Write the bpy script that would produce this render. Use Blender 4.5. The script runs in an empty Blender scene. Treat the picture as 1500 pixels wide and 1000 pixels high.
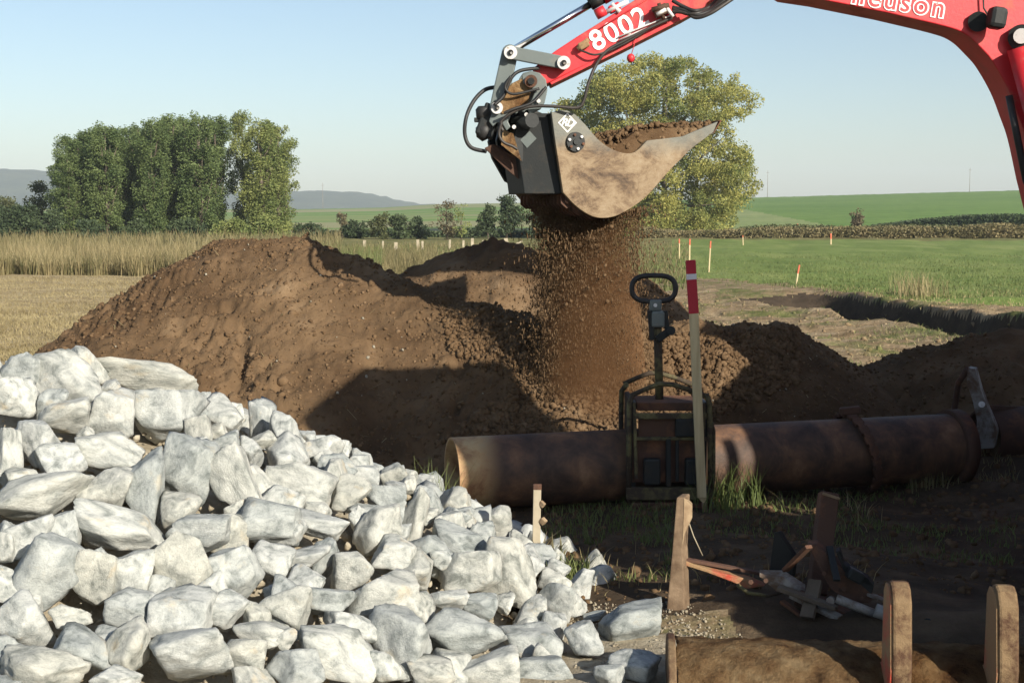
import bpy, bmesh, math, random
import numpy as np
from mathutils import Vector, Matrix
from mathutils.geometry import tessellate_polygon
random.seed(7); RNG = np.random.default_rng(11)
SC = bpy.context.scene
COL = SC.collection
# ------------------------------------------------------------------ camera, sky, sun
F_PX = 2000.0                     # focal length in units of a 1500 px wide frame
CAM_H = 1.75
PITCH = math.atan(178 / F_PX)
cam_d = bpy.data.cameras.new('camera'); cam = bpy.data.objects.new('camera', cam_d); COL.objects.link(cam)
cam.location = (0, 0, CAM_H); cam.rotation_euler = (math.pi/2 - PITCH, 0, 0)
cam_d.sensor_width = 36; cam_d.lens = 36 * F_PX / 1500; cam_d.clip_start = 0.05; cam_d.clip_end = 20000
cam_d.dof.use_dof = False
SC.camera = cam
SUN_EL = math.radians(24.5)
SUN_H = Vector((0.60, -0.80, 0)).normalized()          # horizontal direction towards the sun
sun_vec = Vector((SUN_H.x*math.cos(SUN_EL), SUN_H.y*math.cos(SUN_EL), math.sin(SUN_EL)))
w = bpy.data.worlds.new('World'); SC.world = w; w.use_nodes = True
nt = w.node_tree; nt.nodes.clear()
sky = nt.nodes.new('ShaderNodeTexSky'); sky.sky_type = 'NISHITA'; sky.sun_disc = False
sky.sun_elevation = SUN_EL; sky.sun_rotation = math.atan2(SUN_H.x, SUN_H.y)
sky.air_density = 1.0; sky.dust_density = 1.0; sky.ozone_density = 1.6; sky.altitude = 100
bg = nt.nodes.new('ShaderNodeBackground'); bg.inputs['Strength'].default_value = 0.082
wo = nt.nodes.new('ShaderNodeOutputWorld')
nt.links.new(sky.outputs[0], bg.inputs[0]); nt.links.new(bg.outputs[0], wo.inputs[0])
sl = bpy.data.lights.new('sun', 'SUN'); sl.energy = 4.9; sl.angle = math.radians(0.55); sl.color = (1.0, 0.93, 0.80)
so = bpy.data.objects.new('sun', sl); COL.objects.link(so)
so.rotation_euler = sun_vec.to_track_quat('Z', 'Y').to_euler(); so.location = (40, -20, 30)
SC.view_settings.view_transform = 'Standard'; SC.view_settings.look = 'None'
SC.view_settings.exposure = 0.76; SC.view_settings.gamma = 1.0; SC.view_settings.use_curve_mapping = False

# ------------------------------------------------------------------ maths helpers
CP, SP = math.cos(PITCH), math.sin(PITCH)
FWD = Vector((0, CP, -SP)); UPV = Vector((0, SP, CP)); RGT = Vector((1, 0, 0))
CAMP = Vector((0, 0, CAM_H))
def ray(px, py):
    return (FWD + RGT*((px-750)/F_PX) + UPV*((500-py)/F_PX))
def P(px, py, Y):
    """photo pixel -> the point of the place at depth Y"""
    r = ray(px, py); return CAMP + r*(Y/r.y)
def on_plane(px, py, p0, n):
    r = ray(px, py); t = (p0-CAMP).dot(n)/r.dot(n); return CAMP + r*t
def proj(x, y, z):
    dx, dy, dz = x, y, z-CAM_H
    f = dy*CP - dz*SP; u = dy*SP + dz*CP
    f = np.maximum(f, 1e-3) if isinstance(f, np.ndarray) else max(f, 1e-3)
    return 750 + F_PX*dx/f, 500 - F_PX*u/f
def _hash(ix, iy, iz, seed):
    h = (ix*374761393 + iy*668265263 + iz*2147483647 + seed*974634777) & 0xffffffff
    h = ((h ^ (h >> 13))*1274126177) & 0xffffffff
    h = ((h ^ (h >> 16))*2246822519) & 0xffffffff
    return ((h ^ (h >> 15)) & 0xffffff)/float(0xffffff)*2-1
def vnoise(x, y, z=None, seed=0):
    x = np.asarray(x, float); y = np.asarray(y, float)
    z = np.zeros_like(x) if z is None else np.asarray(z, float)
    ix, iy, iz = np.floor(x).astype(np.int64), np.floor(y).astype(np.int64), np.floor(z).astype(np.int64)
    fx, fy, fz = x-ix, y-iy, z-iz
    fx, fy, fz = [f*f*(3-2*f) for f in (fx, fy, fz)]
    def c(a, b, d): return _hash(ix+a, iy+b, iz+d, seed)
    r = 0
    for a in (0, 1):
        for b in (0, 1):
            for d in (0, 1):
                r = r + c(a, b, d)*(fx if a else 1-fx)*(fy if b else 1-fy)*(fz if d else 1-fz)
    return r
def fbm(x, y, z=None, oct=4, seed=0, gain=0.5):
    r = 0; a = 1; f = 1
    for o in range(oct):
        r = r + a*vnoise(np.asarray(x)*f, np.asarray(y)*f, None if z is None else np.asarray(z)*f, seed+o*17); a *= gain; f *= 2.03
    return r
def sstep(a, b, x):
    t = np.clip((x-a)/(b-a), 0, 1); return t*t*(3-2*t)
def in_poly(px, py, poly):
    inside = np.zeros(np.shape(px), bool); n = len(poly)
    for i in range(n):
        x1, y1 = poly[i]; x2, y2 = poly[(i+1) % n]
        c = ((y1 > py) != (y2 > py)) & (px < (x2-x1)*(py-y1)/((y2-y1) if y2 != y1 else 1e-9)+x1)
        inside ^= c
    return inside
# ------------------------------------------------------------------ object helpers
def link(name, me, mat=None, parent=None, loc=None):
    o = bpy.data.objects.new(name, me); COL.objects.link(o)
    if mat is not None and me is not None and not me.materials: me.materials.append(mat)
    if parent is not None: o.parent = parent
    if loc is not None: o.location = loc
    return o
def tag(o, label=None, cat=None, group=None, kind=None):
    if label: o['label'] = label
    if cat: o['category'] = cat
    if group: o['group'] = group
    if kind: o['kind'] = kind
    return o
def thing(name, label, cat, loc=(0, 0, 0), group=None, rz=0):
    o = bpy.data.objects.new(name, None); COL.objects.link(o); o.location = loc; o.rotation_euler.z = rz
    o.empty_display_size = 0.1
    return tag(o, label, cat, group)
def mesh_np(name, V, faces, smooth=False):
    """faces: (n,3) or (n,4) int array"""
    me = bpy.data.meshes.new(name); V = np.ascontiguousarray(V, np.float32); faces = np.ascontiguousarray(faces, np.int32)
    n, k = faces.shape
    me.vertices.add(len(V)); me.vertices.foreach_set('co', V.ravel())
    me.loops.add(n*k); me.loops.foreach_set('vertex_index', faces.ravel())
    me.polygons.add(n); me.polygons.foreach_set('loop_start', np.arange(0, n*k, k, dtype=np.int32))
    me.polygons.foreach_set('loop_total', np.full(n, k, np.int32))
    if smooth: me.polygons.foreach_set('use_smooth', np.ones(n, bool))
    me.update(calc_edges=True); return me
class MB:
    """mesh builder in the coordinates of its thing (origin subtracted)"""
    def __init__(s, origin=(0, 0, 0)): s.bm = bmesh.new(); s.o = Vector(origin)
    def box(s, c, size, rot=None, bev=0.0):
        r = bmesh.ops.create_cube(s.bm, size=1.0); m = Matrix.Translation(Vector(c)-s.o) @ (rot.to_4x4() if rot else Matrix()) @ Matrix.Diagonal((*size, 1))
        bmesh.ops.transform(s.bm, matrix=m, verts=r['verts'])
        if bev: 
            es = list({e for v in r['verts'] for e in v.link_edges})
            bmesh.ops.bevel(s.bm, geom=es, offset=bev, segments=2, affect='EDGES', profile=0.5)
        return s
    def bar(s, a, b, wdt, hgt, up=(0, 0, 1), bev=0.0):
        a, b = Vector(a), Vector(b); d = (b-a); L = d.length; x = d.normalized(); u = Vector(up); y = u.cross(x)
        if y.length < 1e-4: y = Vector((0, 1, 0)).cross(x)
        y.normalize(); z = x.cross(y)
        return s.box((a+b)/2, (L, wdt, hgt), Matrix((x, y, z)).transposed(), bev)
    def tube(s, pts, r, seg=12, cap=True):
        pts = [Vector(p)-s.o for p in pts]; n = len(pts); rr = r if isinstance(r, (list, tuple)) else [r]*n
        rings = []; prev = None
        for i, p in enumerate(pts):
            t = (pts[min(i+1, n-1)]-pts[max(i-1, 0)]).normalized()
            if prev is None:
                a = Vector((0, 0, 1)) if abs(t.z) < .9 else Vector((1, 0, 0)); u = t.cross(a).normalized()
            else:
                u = prev - t*prev.dot(t); u.normalize()
            prev = u; v = t.cross(u)
            rings.append([s.bm.verts.new(p + (u*math.cos(2*math.pi*k/seg)+v*math.sin(2*math.pi*k/seg))*rr[i]) for k in range(seg)])
        for i in range(n-1):
            for k in range(seg):
                f = s.bm.faces.new((rings[i][k], rings[i][(k+1) % seg], rings[i+1][(k+1) % seg], rings[i+1][k])); f.smooth = True
        if cap: s.bm.faces.new(rings[0][::-1]); s.bm.faces.new(rings[-1])
        return s
    def cyl(s, a, b, r, seg=24, r2=None): return s.tube([a, b], [r, r if r2 is None else r2], seg)
    def prism(s, pts, ext, bev=0.0):
        """pts: coplanar 3d outline, ext: extrusion vector"""
        pts = [Vector(p)-s.o for p in pts]; ext = Vector(ext)
        a = [s.bm.verts.new(p) for p in pts]; b = [s.bm.verts.new(p+ext) for p in pts]; n = len(pts)
        fs = []
        for tri in tessellate_polygon([pts]):
            for vs in ((a[tri[0]], a[tri[1]], a[tri[2]]), (b[tri[2]], b[tri[1]], b[tri[0]])):
                try: fs.append(s.bm.faces.new(vs))
                except ValueError: pass
        for i in range(n):
            s.bm.faces.new((a[i], b[i], b[(i+1) % n], a[(i+1) % n]))
        if bev:
            s.bm.normal_update()
            bmesh.ops.recalc_face_normals(s.bm, faces=s.bm.faces)
            bmesh.ops.dissolve_limit(s.bm, angle_limit=0.01, verts=a+b, edges=list({e for v in a+b for e in v.link_edges}))
            es = list({e for v in s.bm.verts if v.is_valid for e in v.link_edges if len(e.link_faces) == 2 and e.calc_face_angle(0) > 0.6})
            bmesh.ops.bevel(s.bm, geom=es, offset=bev, segments=2, affect='EDGES', profile=0.5, clamp_overlap=True)
        return s
    def mesh(s, name, smooth_ang=None):
        bmesh.ops.recalc_face_normals(s.bm, faces=s.bm.faces)
        me = bpy.data.meshes.new(name); s.bm.to_mesh(me); s.bm.free(); return me
    def build(s, name, mat, parent=None, loc=None, **kw):
        o = link(name, s.mesh(name), mat, parent, loc)
        if kw: tag(o, **kw)
        return o
def jitter_mesh(o, amp, freq, seed=0, sub=0):
    me = o.data
    V = np.empty(len(me.vertices)*3, np.float32); me.vertices.foreach_get('co', V); V = V.reshape(-1, 3)
    for k in range(3): V[:, k] += amp*fbm(V[:, 0]*freq+5*k, V[:, 1]*freq, V[:, 2]*freq, 3, seed+k)
    me.vertices.foreach_set('co', V.ravel()); me.update()

# ------------------------------------------------------------------ materials
def mat_new(name, rough=0.8, spec=0.3, metal=0.0):
    m = bpy.data.materials.new(name); m.use_nodes = True; b = m.node_tree.nodes['Principled BSDF']
    b.inputs['Roughness'].default_value = rough; b.inputs['Metallic'].default_value = metal
    if 'Specular IOR Level' in b.inputs: b.inputs['Specular IOR Level'].default_value = spec
    return m, m.node_tree, b
def n_noise(nt, scale, detail=4, rough=0.55, vec=None, dist=0.0):
    n = nt.nodes.new('ShaderNodeTexNoise'); n.inputs['Scale'].default_value = scale; n.inputs['Detail'].default_value = detail
    n.inputs['Roughness'].default_value = rough; n.inputs['Distortion'].default_value = dist
    if vec is not None: nt.links.new(vec, n.inputs['Vector'])
    return n
def n_ramp(nt, src, stops):
    r = nt.nodes.new('ShaderNodeValToRGB'); e = r.color_ramp.elements
    while len(e) < len(stops): e.new(0.5)
    for el, (p, c) in zip(e, stops): el.position = p; el.color = (*c, 1) if len(c) == 3 else c
    nt.links.new(src, r.inputs[0]); return r
def n_mix(nt, fac, a, b, mode='MIX'):
    m = nt.nodes.new('ShaderNodeMix'); m.data_type = 'RGBA'; m.blend_type = mode
    for sock, v in ((m.inputs[0], fac), (m.inputs[6], a), (m.inputs[7], b)):
        if hasattr(v, 'links'): nt.links.new(v, sock)
        elif isinstance(v, (int, float)): sock.default_value = v
        else: sock.default_value = (*v, 1)
    return m.outputs[2]
def n_bump(nt, h, bsdf, strength=0.5, dist=0.02, prev=None):
    b = nt.nodes.new('ShaderNodeBump'); b.inputs['Strength'].default_value = strength; b.inputs['Distance'].default_value = dist
    nt.links.new(h, b.inputs['Height'])
    if prev is not None: nt.links.new(prev.outputs[0], b.inputs['Normal'])
    nt.links.new(b.outputs[0], bsdf.inputs['Normal']); return b
def pos(nt): return nt.nodes.new('ShaderNodeNewGeometry').outputs['Position']
def objc(nt): return nt.nodes.new('ShaderNodeTexCoord').outputs['Object']
def m_noisy(name, stops, scale=3.0, rough=0.85, bump=0.4, bdist=0.02, bscale=30, detail=6, spec=0.2, metal=0, coords='pos', scale2=None, stops2=None, fac2=0.5):
    m, nt, b = mat_new(name, rough, spec, metal); v = pos(nt) if coords == 'pos' else objc(nt)
    n = n_noise(nt, scale, detail, 0.6, v); r = n_ramp(nt, n.outputs['Fac'], stops); c = r.outputs[0]
    if scale2:
        n2 = n_noise(nt, scale2, 4, 0.6, v); r2 = n_ramp(nt, n2.outputs['Fac'], stops2)
        c = n_mix(nt, fac2, c, r2.outputs[0], 'MULTIPLY')
    nt.links.new(c, b.inputs['Base Color'])
    if bump: n3 = n_noise(nt, bscale, 6, 0.65, v); n_bump(nt, n3.outputs['Fac'], b, bump, bdist)
    return m
def m_leaf(name, c1, c2, c3, trans=0.35, noise=0.25):
    """leaf colour varies leaf by leaf and clump by clump"""
    m, nt, b = mat_new(name, 0.6, 0.25); g = nt.nodes.new('ShaderNodeNewGeometry')
    r = n_ramp(nt, g.outputs['Random Per Island'], [(0, c1), (0.55, c2), (1, c3)])
    n = n_noise(nt, noise, 3, 0.6, g.outputs['Position']); r2 = n_ramp(nt, n.outputs['Fac'], [(0.35, c1), (0.6, c3)])
    c = n_mix(nt, 0.5, r.outputs[0], r2.outputs[0]); nt.links.new(c, b.inputs['Base Color'])
    tr = nt.nodes.new('ShaderNodeBsdfTranslucent'); nt.links.new(c, tr.inputs['Color'])
    ms = nt.nodes.new('ShaderNodeMixShader'); ms.inputs[0].default_value = trans
    nt.links.new(b.outputs[0], ms.inputs[1]); nt.links.new(tr.outputs[0], ms.inputs[2])
    nt.links.new(ms.outputs[0], nt.nodes['Material Output'].inputs['Surface']); return m
M = {}
M['soil'] = m_noisy('soil', [(0.3, (0.085, 0.053, 0.029)), (0.55, (0.150, 0.096, 0.053)), (0.75, (0.22, 0.15, 0.088))], 2.2, 0.95, 0.75, 0.02, 34, spec=0.1, scale2=0.8, stops2=[(0.38, (0.62, 0.58, 0.56)), (0.55, (1.0, 1.0, 1.0)), (0.72, (1.18, 1.18, 1.16))], fac2=0.85)
M['soil_shade'] = m_noisy('shade_painted_soil', [(0.3, (0.045, 0.034, 0.024)), (0.7, (0.085, 0.062, 0.042))], 3, 0.95, 0.8, 0.03, 20, spec=0.1)  # soil of the trench, its shade put into the colour
M['soil_shade2'] = m_noisy('shadow_painted_soil', [(0.3, (0.045, 0.032, 0.021)), (0.52, (0.085, 0.060, 0.038)), (0.72, (0.16, 0.115, 0.072))], 2.6, 0.95, 0.9, 0.03, 24, spec=0.1)  # soil darkened to paint in the foreground shadow
M['crumb'] = m_noisy('soil_crumb', [(0.3, (0.075, 0.046, 0.025)), (0.55, (0.135, 0.085, 0.046)), (0.8, (0.22, 0.148, 0.088))], 9, 0.95, 0.5, 0.01, 60, spec=0.1)
M['dirt'] = m_noisy('ground_dirt', [(0.30, (0.13, 0.085, 0.048)), (0.5, (0.24, 0.165, 0.095)), (0.72, (0.36, 0.27, 0.16))], 1.1, 0.95, 0.7, 0.03, 22, spec=0.1, scale2=7, stops2=[(0.35, (0.7, 0.7, 0.68)), (0.65, (1.1, 1.1, 1.1))], fac2=0.7)
# trodden ground: patches of grass between the soil
m, nt, b = mat_new('worked_ground', 0.95, 0.1); v = pos(nt)
mpw = nt.nodes.new('ShaderNodeMapping'); nt.links.new(v, mpw.inputs[0]); mpw.inputs['Rotation'].default_value = (0, 0, -0.5); mpw.inputs['Scale'].default_value = (1.0, 2.6, 1)
a = n_ramp(nt, n_noise(nt, 1.3, 10, 0.75, mpw.outputs[0]).outputs['Fac'], [(0.32, (0.13, 0.09, 0.05)), (0.5, (0.27, 0.195, 0.115)), (0.68, (0.42, 0.33, 0.21))])
gr = n_ramp(nt, n_noise(nt, 6, 6, 0.7, v).outputs['Fac'], [(0.35, (0.055, 0.085, 0.022)), (0.7, (0.17, 0.19, 0.055))])
mk = n_ramp(nt, n_noise(nt, 0.45, 7, 0.72, v).outputs['Fac'], [(0.50, (0, 0, 0)), (0.60, (0.8, 0.8, 0.8))])
nt.links.new(n_mix(nt, mk.outputs[0], a.outputs[0], gr.outputs[0]), b.inputs['Base Color'])
n_bump(nt, n_noise(nt, 14, 8, 0.7, v).outputs['Fac'], b, 0.9, 0.06); M['worked'] = m
M['stubble'] = m_noisy('stubble_field', [(0.3, (0.27, 0.20, 0.11)), (0.5, (0.38, 0.295, 0.165)), (0.7, (0.48, 0.38, 0.22))], 0.9, 0.95, 0.8, 0.06, 9, spec=0.1, scale2=5, stops2=[(0.35, (0.62, 0.62, 0.6)), (0.6, (1.1, 1.1, 1.1))], fac2=0.8)
M['verge'] = m_noisy('verge', [(0.3, (0.09, 0.10, 0.032)), (0.5, (0.17, 0.16, 0.06)), (0.7, (0.27, 0.23, 0.11))], 0.35, 0.95, 0.8, 0.1, 5, spec=0.1)
m, nt, b = mat_new('meadow_grass', 0.9, 0.1); v = pos(nt)
mp = nt.nodes.new('ShaderNodeMapping'); nt.links.new(v, mp.inputs[0]); mp.inputs['Scale'].default_value = (0.3, 0.12, 1); mp.inputs['Rotation'].default_value = (0, 0, 0.25)
a = n_ramp(nt, n_noise(nt, 1.0, 6, 0.6, mp.outputs[0]).outputs['Fac'], [(0.3, (0.125, 0.175, 0.045)), (0.5, (0.165, 0.215, 0.062)), (0.7, (0.23, 0.26, 0.09))])
bl = n_ramp(nt, n_noise(nt, 6, 8, 0.75, v).outputs['Fac'], [(0.3, (0.72, 0.72, 0.72)), (0.7, (1.2, 1.2, 1.15))])
nt.links.new(n_mix(nt, 0.8, a.outputs[0], bl.outputs[0], 'MULTIPLY'), b.inputs['Base Color'])
n_bump(nt, n_noise(nt, 9, 6, 0.7, v).outputs['Fac'], b, 0.8, 0.05); M['meadow'] = m
m, nt, b = mat_new('hill_crop', 0.9, 0.1); v = pos(nt)
mp = nt.nodes.new('ShaderNodeMapping'); nt.links.new(v, mp.inputs[0]); mp.inputs['Rotation'].default_value = (0, 0, math.radians(-62))
wv = nt.nodes.new('ShaderNodeTexWave'); wv.inputs['Scale'].default_value = 0.03; wv.inputs['Distortion'].default_value = 0.6; nt.links.new(mp.outputs[0], wv.inputs[0])
a = n_ramp(nt, n_noise(nt, 0.02, 5, 0.6, v).outputs['Fac'], [(0.3, (0.105, 0.18, 0.038)), (0.7, (0.15, 0.225, 0.055))])
tr = n_ramp(nt, wv.outputs['Fac'], [(0.0, (0.6, 0.62, 0.6)), (0.10, (1, 1, 1)), (1, (1.08, 1.08, 1.08))])
nt.links.new(n_mix(nt, 1.0, a.outputs[0], tr.outputs[0], 'MULTIPLY'), b.inputs['Base Color']); M['crop'] = m
M['pale_field'] = m_noisy('pale_field', [(0.3, (0.17, 0.22, 0.075)), (0.7, (0.24, 0.27, 0.11))], 0.05, 0.95, 0, spec=0.1)
m, nt, b = mat_new('far_field', 0.95, 0.1); v = pos(nt)
mp = nt.nodes.new('ShaderNodeMapping'); nt.links.new(v, mp.inputs[0]); mp.inputs['Scale'].default_value = (0.002, 0.014, 0); mp.inputs['Rotation'].default_value = (0, 0, 0.12)
a = n_ramp(nt, n_noise(nt, 1.0, 2, 0.5, mp.outputs[0], 0.3).outputs['Fac'], [(0.36, (0.16, 0.22, 0.065)), (0.45, (0.26, 0.25, 0.13)), (0.53, (0.12, 0.21, 0.045)), (0.62, (0.23, 0.25, 0.10))])
a.color_ramp.interpolation = 'EASE'; nt.links.new(a.outputs[0], b.inputs['Base Color']); M['far_field'] = m
M['forest_hill'] = m_noisy('forest_hill', [(0.35, (0.035, 0.05, 0.028)), (0.6, (0.065, 0.08, 0.04))], 0.02, 1, 0.6, 5.0, 0.03, spec=0)
# stone
m, nt, b = mat_new('broken_stone', 0.85, 0.25); v = objc(nt); oi = nt.nodes.new('ShaderNodeObjectInfo')
ad = nt.nodes.new('ShaderNodeVectorMath'); ad.operation = 'ADD'; nt.links.new(v, ad.inputs[0])
cx = nt.nodes.new('ShaderNodeCombineXYZ'); mu = nt.nodes.new('ShaderNodeMath'); mu.operation = 'MULTIPLY'; mu.inputs[1].default_value = 37
nt.links.new(oi.outputs['Random'], mu.inputs[0]); nt.links.new(mu.outputs[0], cx.inputs[0]); nt.links.new(cx.outputs[0], ad.inputs[1]); v = ad.outputs[0]
a = n_ramp(nt, n_noise(nt, 1.7, 7, 0.62, v, 0.6).outputs['Fac'], [(0.32, (0.19, 0.205, 0.197)), (0.42, (0.33, 0.345, 0.333)), (0.52, (0.455, 0.465, 0.445)), (0.68, (0.585, 0.59, 0.56))])
sp = n_ramp(nt, n_noise(nt, 16, 5, 0.7, v).outputs['Fac'], [(0.34, (0.74, 0.75, 0.76)), (0.52, (1, 1, 1))])
c = n_mix(nt, 0.75, a.outputs[0], sp.outputs[0], 'MULTIPLY')
oc = n_ramp(nt, n_noise(nt, 0.9, 5, 0.6, v).outputs['Fac'], [(0.62, (0, 0, 0)), (0.72, (0.4, 0.4, 0.4))])
c = n_mix(nt, oc.outputs[0], c, (0.58, 0.47, 0.31))
pr = n_ramp(nt, oi.outputs['Random'], [(0, (0.70, 0.73, 0.74)), (0.45, (1.0, 1.0, 0.99)), (0.75, (0.90, 0.88, 0.82)), (1, (1.08, 1.08, 1.06))])
c = n_mix(nt, 1.0, c, pr.outputs[0], 'MULTIPLY'); nt.links.new(c, b.inputs['Base Color'])
b1 = n_bump(nt, n_noise(nt, 5, 8, 0.68, v).outputs['Fac'], b, 0.32, 0.08)
b2 = n_bump(nt, n_noise(nt, 22, 6, 0.7, v).outputs['Fac'], b, 0.35, 0.03, b1); M['stone'] = m
M['grit'] = m_noisy('stone_grit', [(0.3, (0.22, 0.18, 0.12)), (0.5, (0.34, 0.29, 0.21)), (0.7, (0.48, 0.43, 0.33))], 8, 0.95, 0.8, 0.02, 60)
M['gravel'] = m_noisy('gravel_stones', [(0.3, (0.17, 0.145, 0.11)), (0.5, (0.29, 0.26, 0.20)), (0.75, (0.44, 0.40, 0.33))], 25, 0.9, 0.3, 0.004, 120)
# painted metal
def m_paint(name, base, dirt, dirt_lo=0.55, dirt_hi=0.68, scale=4, rough=0.4, spec=0.5, bump=0.15):
    m, nt, b = mat_new(name, rough, spec); v = pos(nt)
    k = n_ramp(nt, n_noise(nt, scale, 8, 0.68, v, 0.3).outputs['Fac'], [(dirt_lo, (0, 0, 0)), (dirt_hi, (1, 1, 1))])
    sh = n_ramp(nt, n_noise(nt, scale*0.6, 5, 0.6, v).outputs['Fac'], [(0.3, (0.85, 0.85, 0.85)), (0.7, (1.1, 1.1, 1.1))])
    c = n_mix(nt, 0.8, base, sh.outputs[0], 'MULTIPLY'); c = n_mix(nt, k.outputs[0], c, dirt)
    nt.links.new(c, b.inputs['Base Color'])
    rr = n_mix(nt, k.outputs[0], (rough,)*3, (0.92,)*3); nt.links.new(rr, b.inputs['Roughness'])
    if bump: n_bump(nt, n_noise(nt, scale*9, 6, 0.7, v).outputs['Fac'], b, bump, 0.01)
    return m
M['red'] = m_paint('red_paint', (0.55, 0.022, 0.030), (0.34, 0.15, 0.10), 0.53, 0.78, 5, 0.5)
M['red_dirty'] = m_paint('muddy_red_paint', (0.40, 0.05, 0.025), (0.27, 0.17, 0.085), 0.34, 0.50, 5, 0.6, bump=0.9)
M['mud'] = m_noisy('mud_crust', [(0.33, (0.075, 0.04, 0.02)), (0.42, (0.17, 0.10, 0.048)), (0.55, (0.24, 0.155, 0.078)), (0.68, (0.31, 0.22, 0.12))], 11, 0.92, 1.0, 0.02, 28, spec=0.15, scale2=2.5, stops2=[(0.4, (0.75, 0.62, 0.5)), (0.55, (1, 1, 1))], fac2=0.9)
M['grey'] = m_paint('grey_paint', (0.115, 0.135, 0.13), (0.20, 0.17, 0.13), 0.58, 0.8, 6, 0.5)
M['dark'] = m_paint('dark_grey_paint', (0.016, 0.018, 0.018), (0.055, 0.042, 0.03), 0.56, 0.75, 5, 0.55, 0.3)
M['muddy_steel'] = m_paint('muddy_steel', (0.085, 0.045, 0.027), (0.20, 0.135, 0.075), 0.42, 0.56, 9, 0.85, 0.2, bump=0.6)
M['black'] = m_noisy('black_rubber', [(0.3, (0.012, 0.012, 0.013)), (0.7, (0.03, 0.028, 0.026))], 9, 0.55, 0.1, 0.005, spec=0.4)
M['hose'] = m_noisy('hose_rubber', [(0.3, (0.02, 0.018, 0.017)), (0.7, (0.055, 0.045, 0.038))], 9, 0.5, 0.0, spec=0.4)
M['chrome'] = m_noisy('chrome', [(0.3, (0.62, 0.62, 0.62)), (0.7, (0.8, 0.8, 0.8))], 3, 0.14, 0, metal=1.0)
M['pin'] = m_paint('pin_steel', (0.62, 0.60, 0.58), (0.20, 0.16, 0.13), 0.56, 0.68, 30, 0.5)
M['white'] = m_paint('white_print', (0.80, 0.79, 0.76), (0.5, 0.33, 0.28), 0.62, 0.8, 12, 0.5, bump=0)
M['rust'] = m_paint('rusty_steel', (0.085, 0.045, 0.03), (0.19, 0.085, 0.045), 0.5, 0.68, 6, 0.8, 0.3, bump=0.6)
M['steel'] = m_paint('worn_steel', (0.26, 0.25, 0.23), (0.13, 0.085, 0.055), 0.42, 0.60, 9, 0.5, 0.5, bump=0.3)
M['olive'] = m_paint('worn_yellow_green_paint', (0.14, 0.125, 0.055), (0.055, 0.040, 0.028), 0.40, 0.56, 9, 0.7, 0.3, bump=0.4)
M['glass'] = m_noisy('cab_glass', [(0.3, (0.03, 0.04, 0.045)), (0.7, (0.05, 0.06, 0.065))], 3, 0.08, 0, spec=0.7)
M['bark'] = m_noisy('bark', [(0.3, (0.07, 0.055, 0.04)), (0.7, (0.16, 0.13, 0.10))], 3, 0.9, 0.6, 0.05, 8)
def m_side(name, base_lo, base_hi, wear):  # bucket side: bare muddy steel low down, paint above (own shape of wear)
    m, nt, b = mat_new(name, 0.6, 0.3); v = pos(nt); mps = nt.nodes.new('ShaderNodeMapping'); nt.links.new(v, mps.inputs[0]); mps.inputs['Rotation'].default_value = (0, 0.75, 0); mps.inputs['Scale'].default_value = (1.0, 1.0, 1.5); n = n_noise(nt, 4.0, 12, 0.78, mps.outputs[0], 0.3)
    a = n_ramp(nt, n.outputs['Fac'], [(0.36, (0.055, 0.034, 0.02)), (0.45, (0.14, 0.09, 0.05)), (0.52, (0.22, 0.155, 0.09)), (0.62, (0.27, 0.205, 0.13)), (0.75, (0.33, 0.28, 0.20))])
    g = n_ramp(nt, n.outputs['Fac'], [(0.3, (0.12, 0.125, 0.11)), (0.75, (0.20, 0.19, 0.155))])
    sx = nt.nodes.new('ShaderNodeSeparateXYZ'); nt.links.new(v, sx.inputs[0])
    ma = nt.nodes.new('ShaderNodeMath'); ma.operation = 'MULTIPLY_ADD'; nt.links.new(n_noise(nt, 5, 6, 0.6, v).outputs['Fac'], ma.inputs[0]); ma.inputs[1].default_value = 0.22; nt.links.new(sx.outputs[2], ma.inputs[2])
    k = n_ramp(nt, ma.outputs[0], [(0.0, (0, 0, 0)), (1.0, (1, 1, 1))])
    mr = nt.nodes.new('ShaderNodeMapRange'); nt.links.new(ma.outputs[0], mr.inputs[0]); mr.inputs[1].default_value = base_lo; mr.inputs[2].default_value = base_hi
    nt.links.new(n_mix(nt, mr.outputs[0], a.outputs[0], g.outputs[0]), b.inputs['Base Color'])
    n_bump(nt, n_noise(nt, 30, 6, 0.7, v).outputs['Fac'], b, 0.4, 0.01); return m
# wood
m, nt, b = mat_new('sawn_wood', 0.8, 0.2); v = objc(nt)
mp = nt.nodes.new('ShaderNodeMapping'); nt.links.new(v, mp.inputs[0]); mp.inputs['Scale'].default_value = (30, 30, 2.2)
a = n_ramp(nt, n_noise(nt, 1, 6, 0.6, mp.outputs[0]).outputs['Fac'], [(0.3, (0.40, 0.30, 0.165)), (0.7, (0.60, 0.50, 0.30))])
nt.links.new(a.outputs[0], b.inputs['Base Color']); M['wood'] = m
M['wood_old'] = m_noisy('old_wood', [(0.3, (0.17, 0.11, 0.065)), (0.7, (0.36, 0.27, 0.17))], 16, 0.85, 0.4, 0.01, 50)
M['post'] = m_noisy('post_wood', [(0.3, (0.10, 0.065, 0.04)), (0.7, (0.24, 0.17, 0.11))], 12, 0.85, 0.5, 0.01, 50)
M['wood_grey'] = m_noisy('weathered_wood', [(0.3, (0.28, 0.24, 0.17)), (0.7, (0.44, 0.38, 0.28))], 6, 0.9, 0)
M['wood_red'] = m_noisy('red_stake_paint', [(0.3, (0.36, 0.025, 0.04)), (0.7, (0.44, 0.035, 0.05))], 6, 0.6, 0.1)
M['wood_orange'] = m_noisy('orange_stake_paint', [(0.3, (0.50, 0.11, 0.06)), (0.7, (0.58, 0.16, 0.09))], 6, 0.6, 0)
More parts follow.
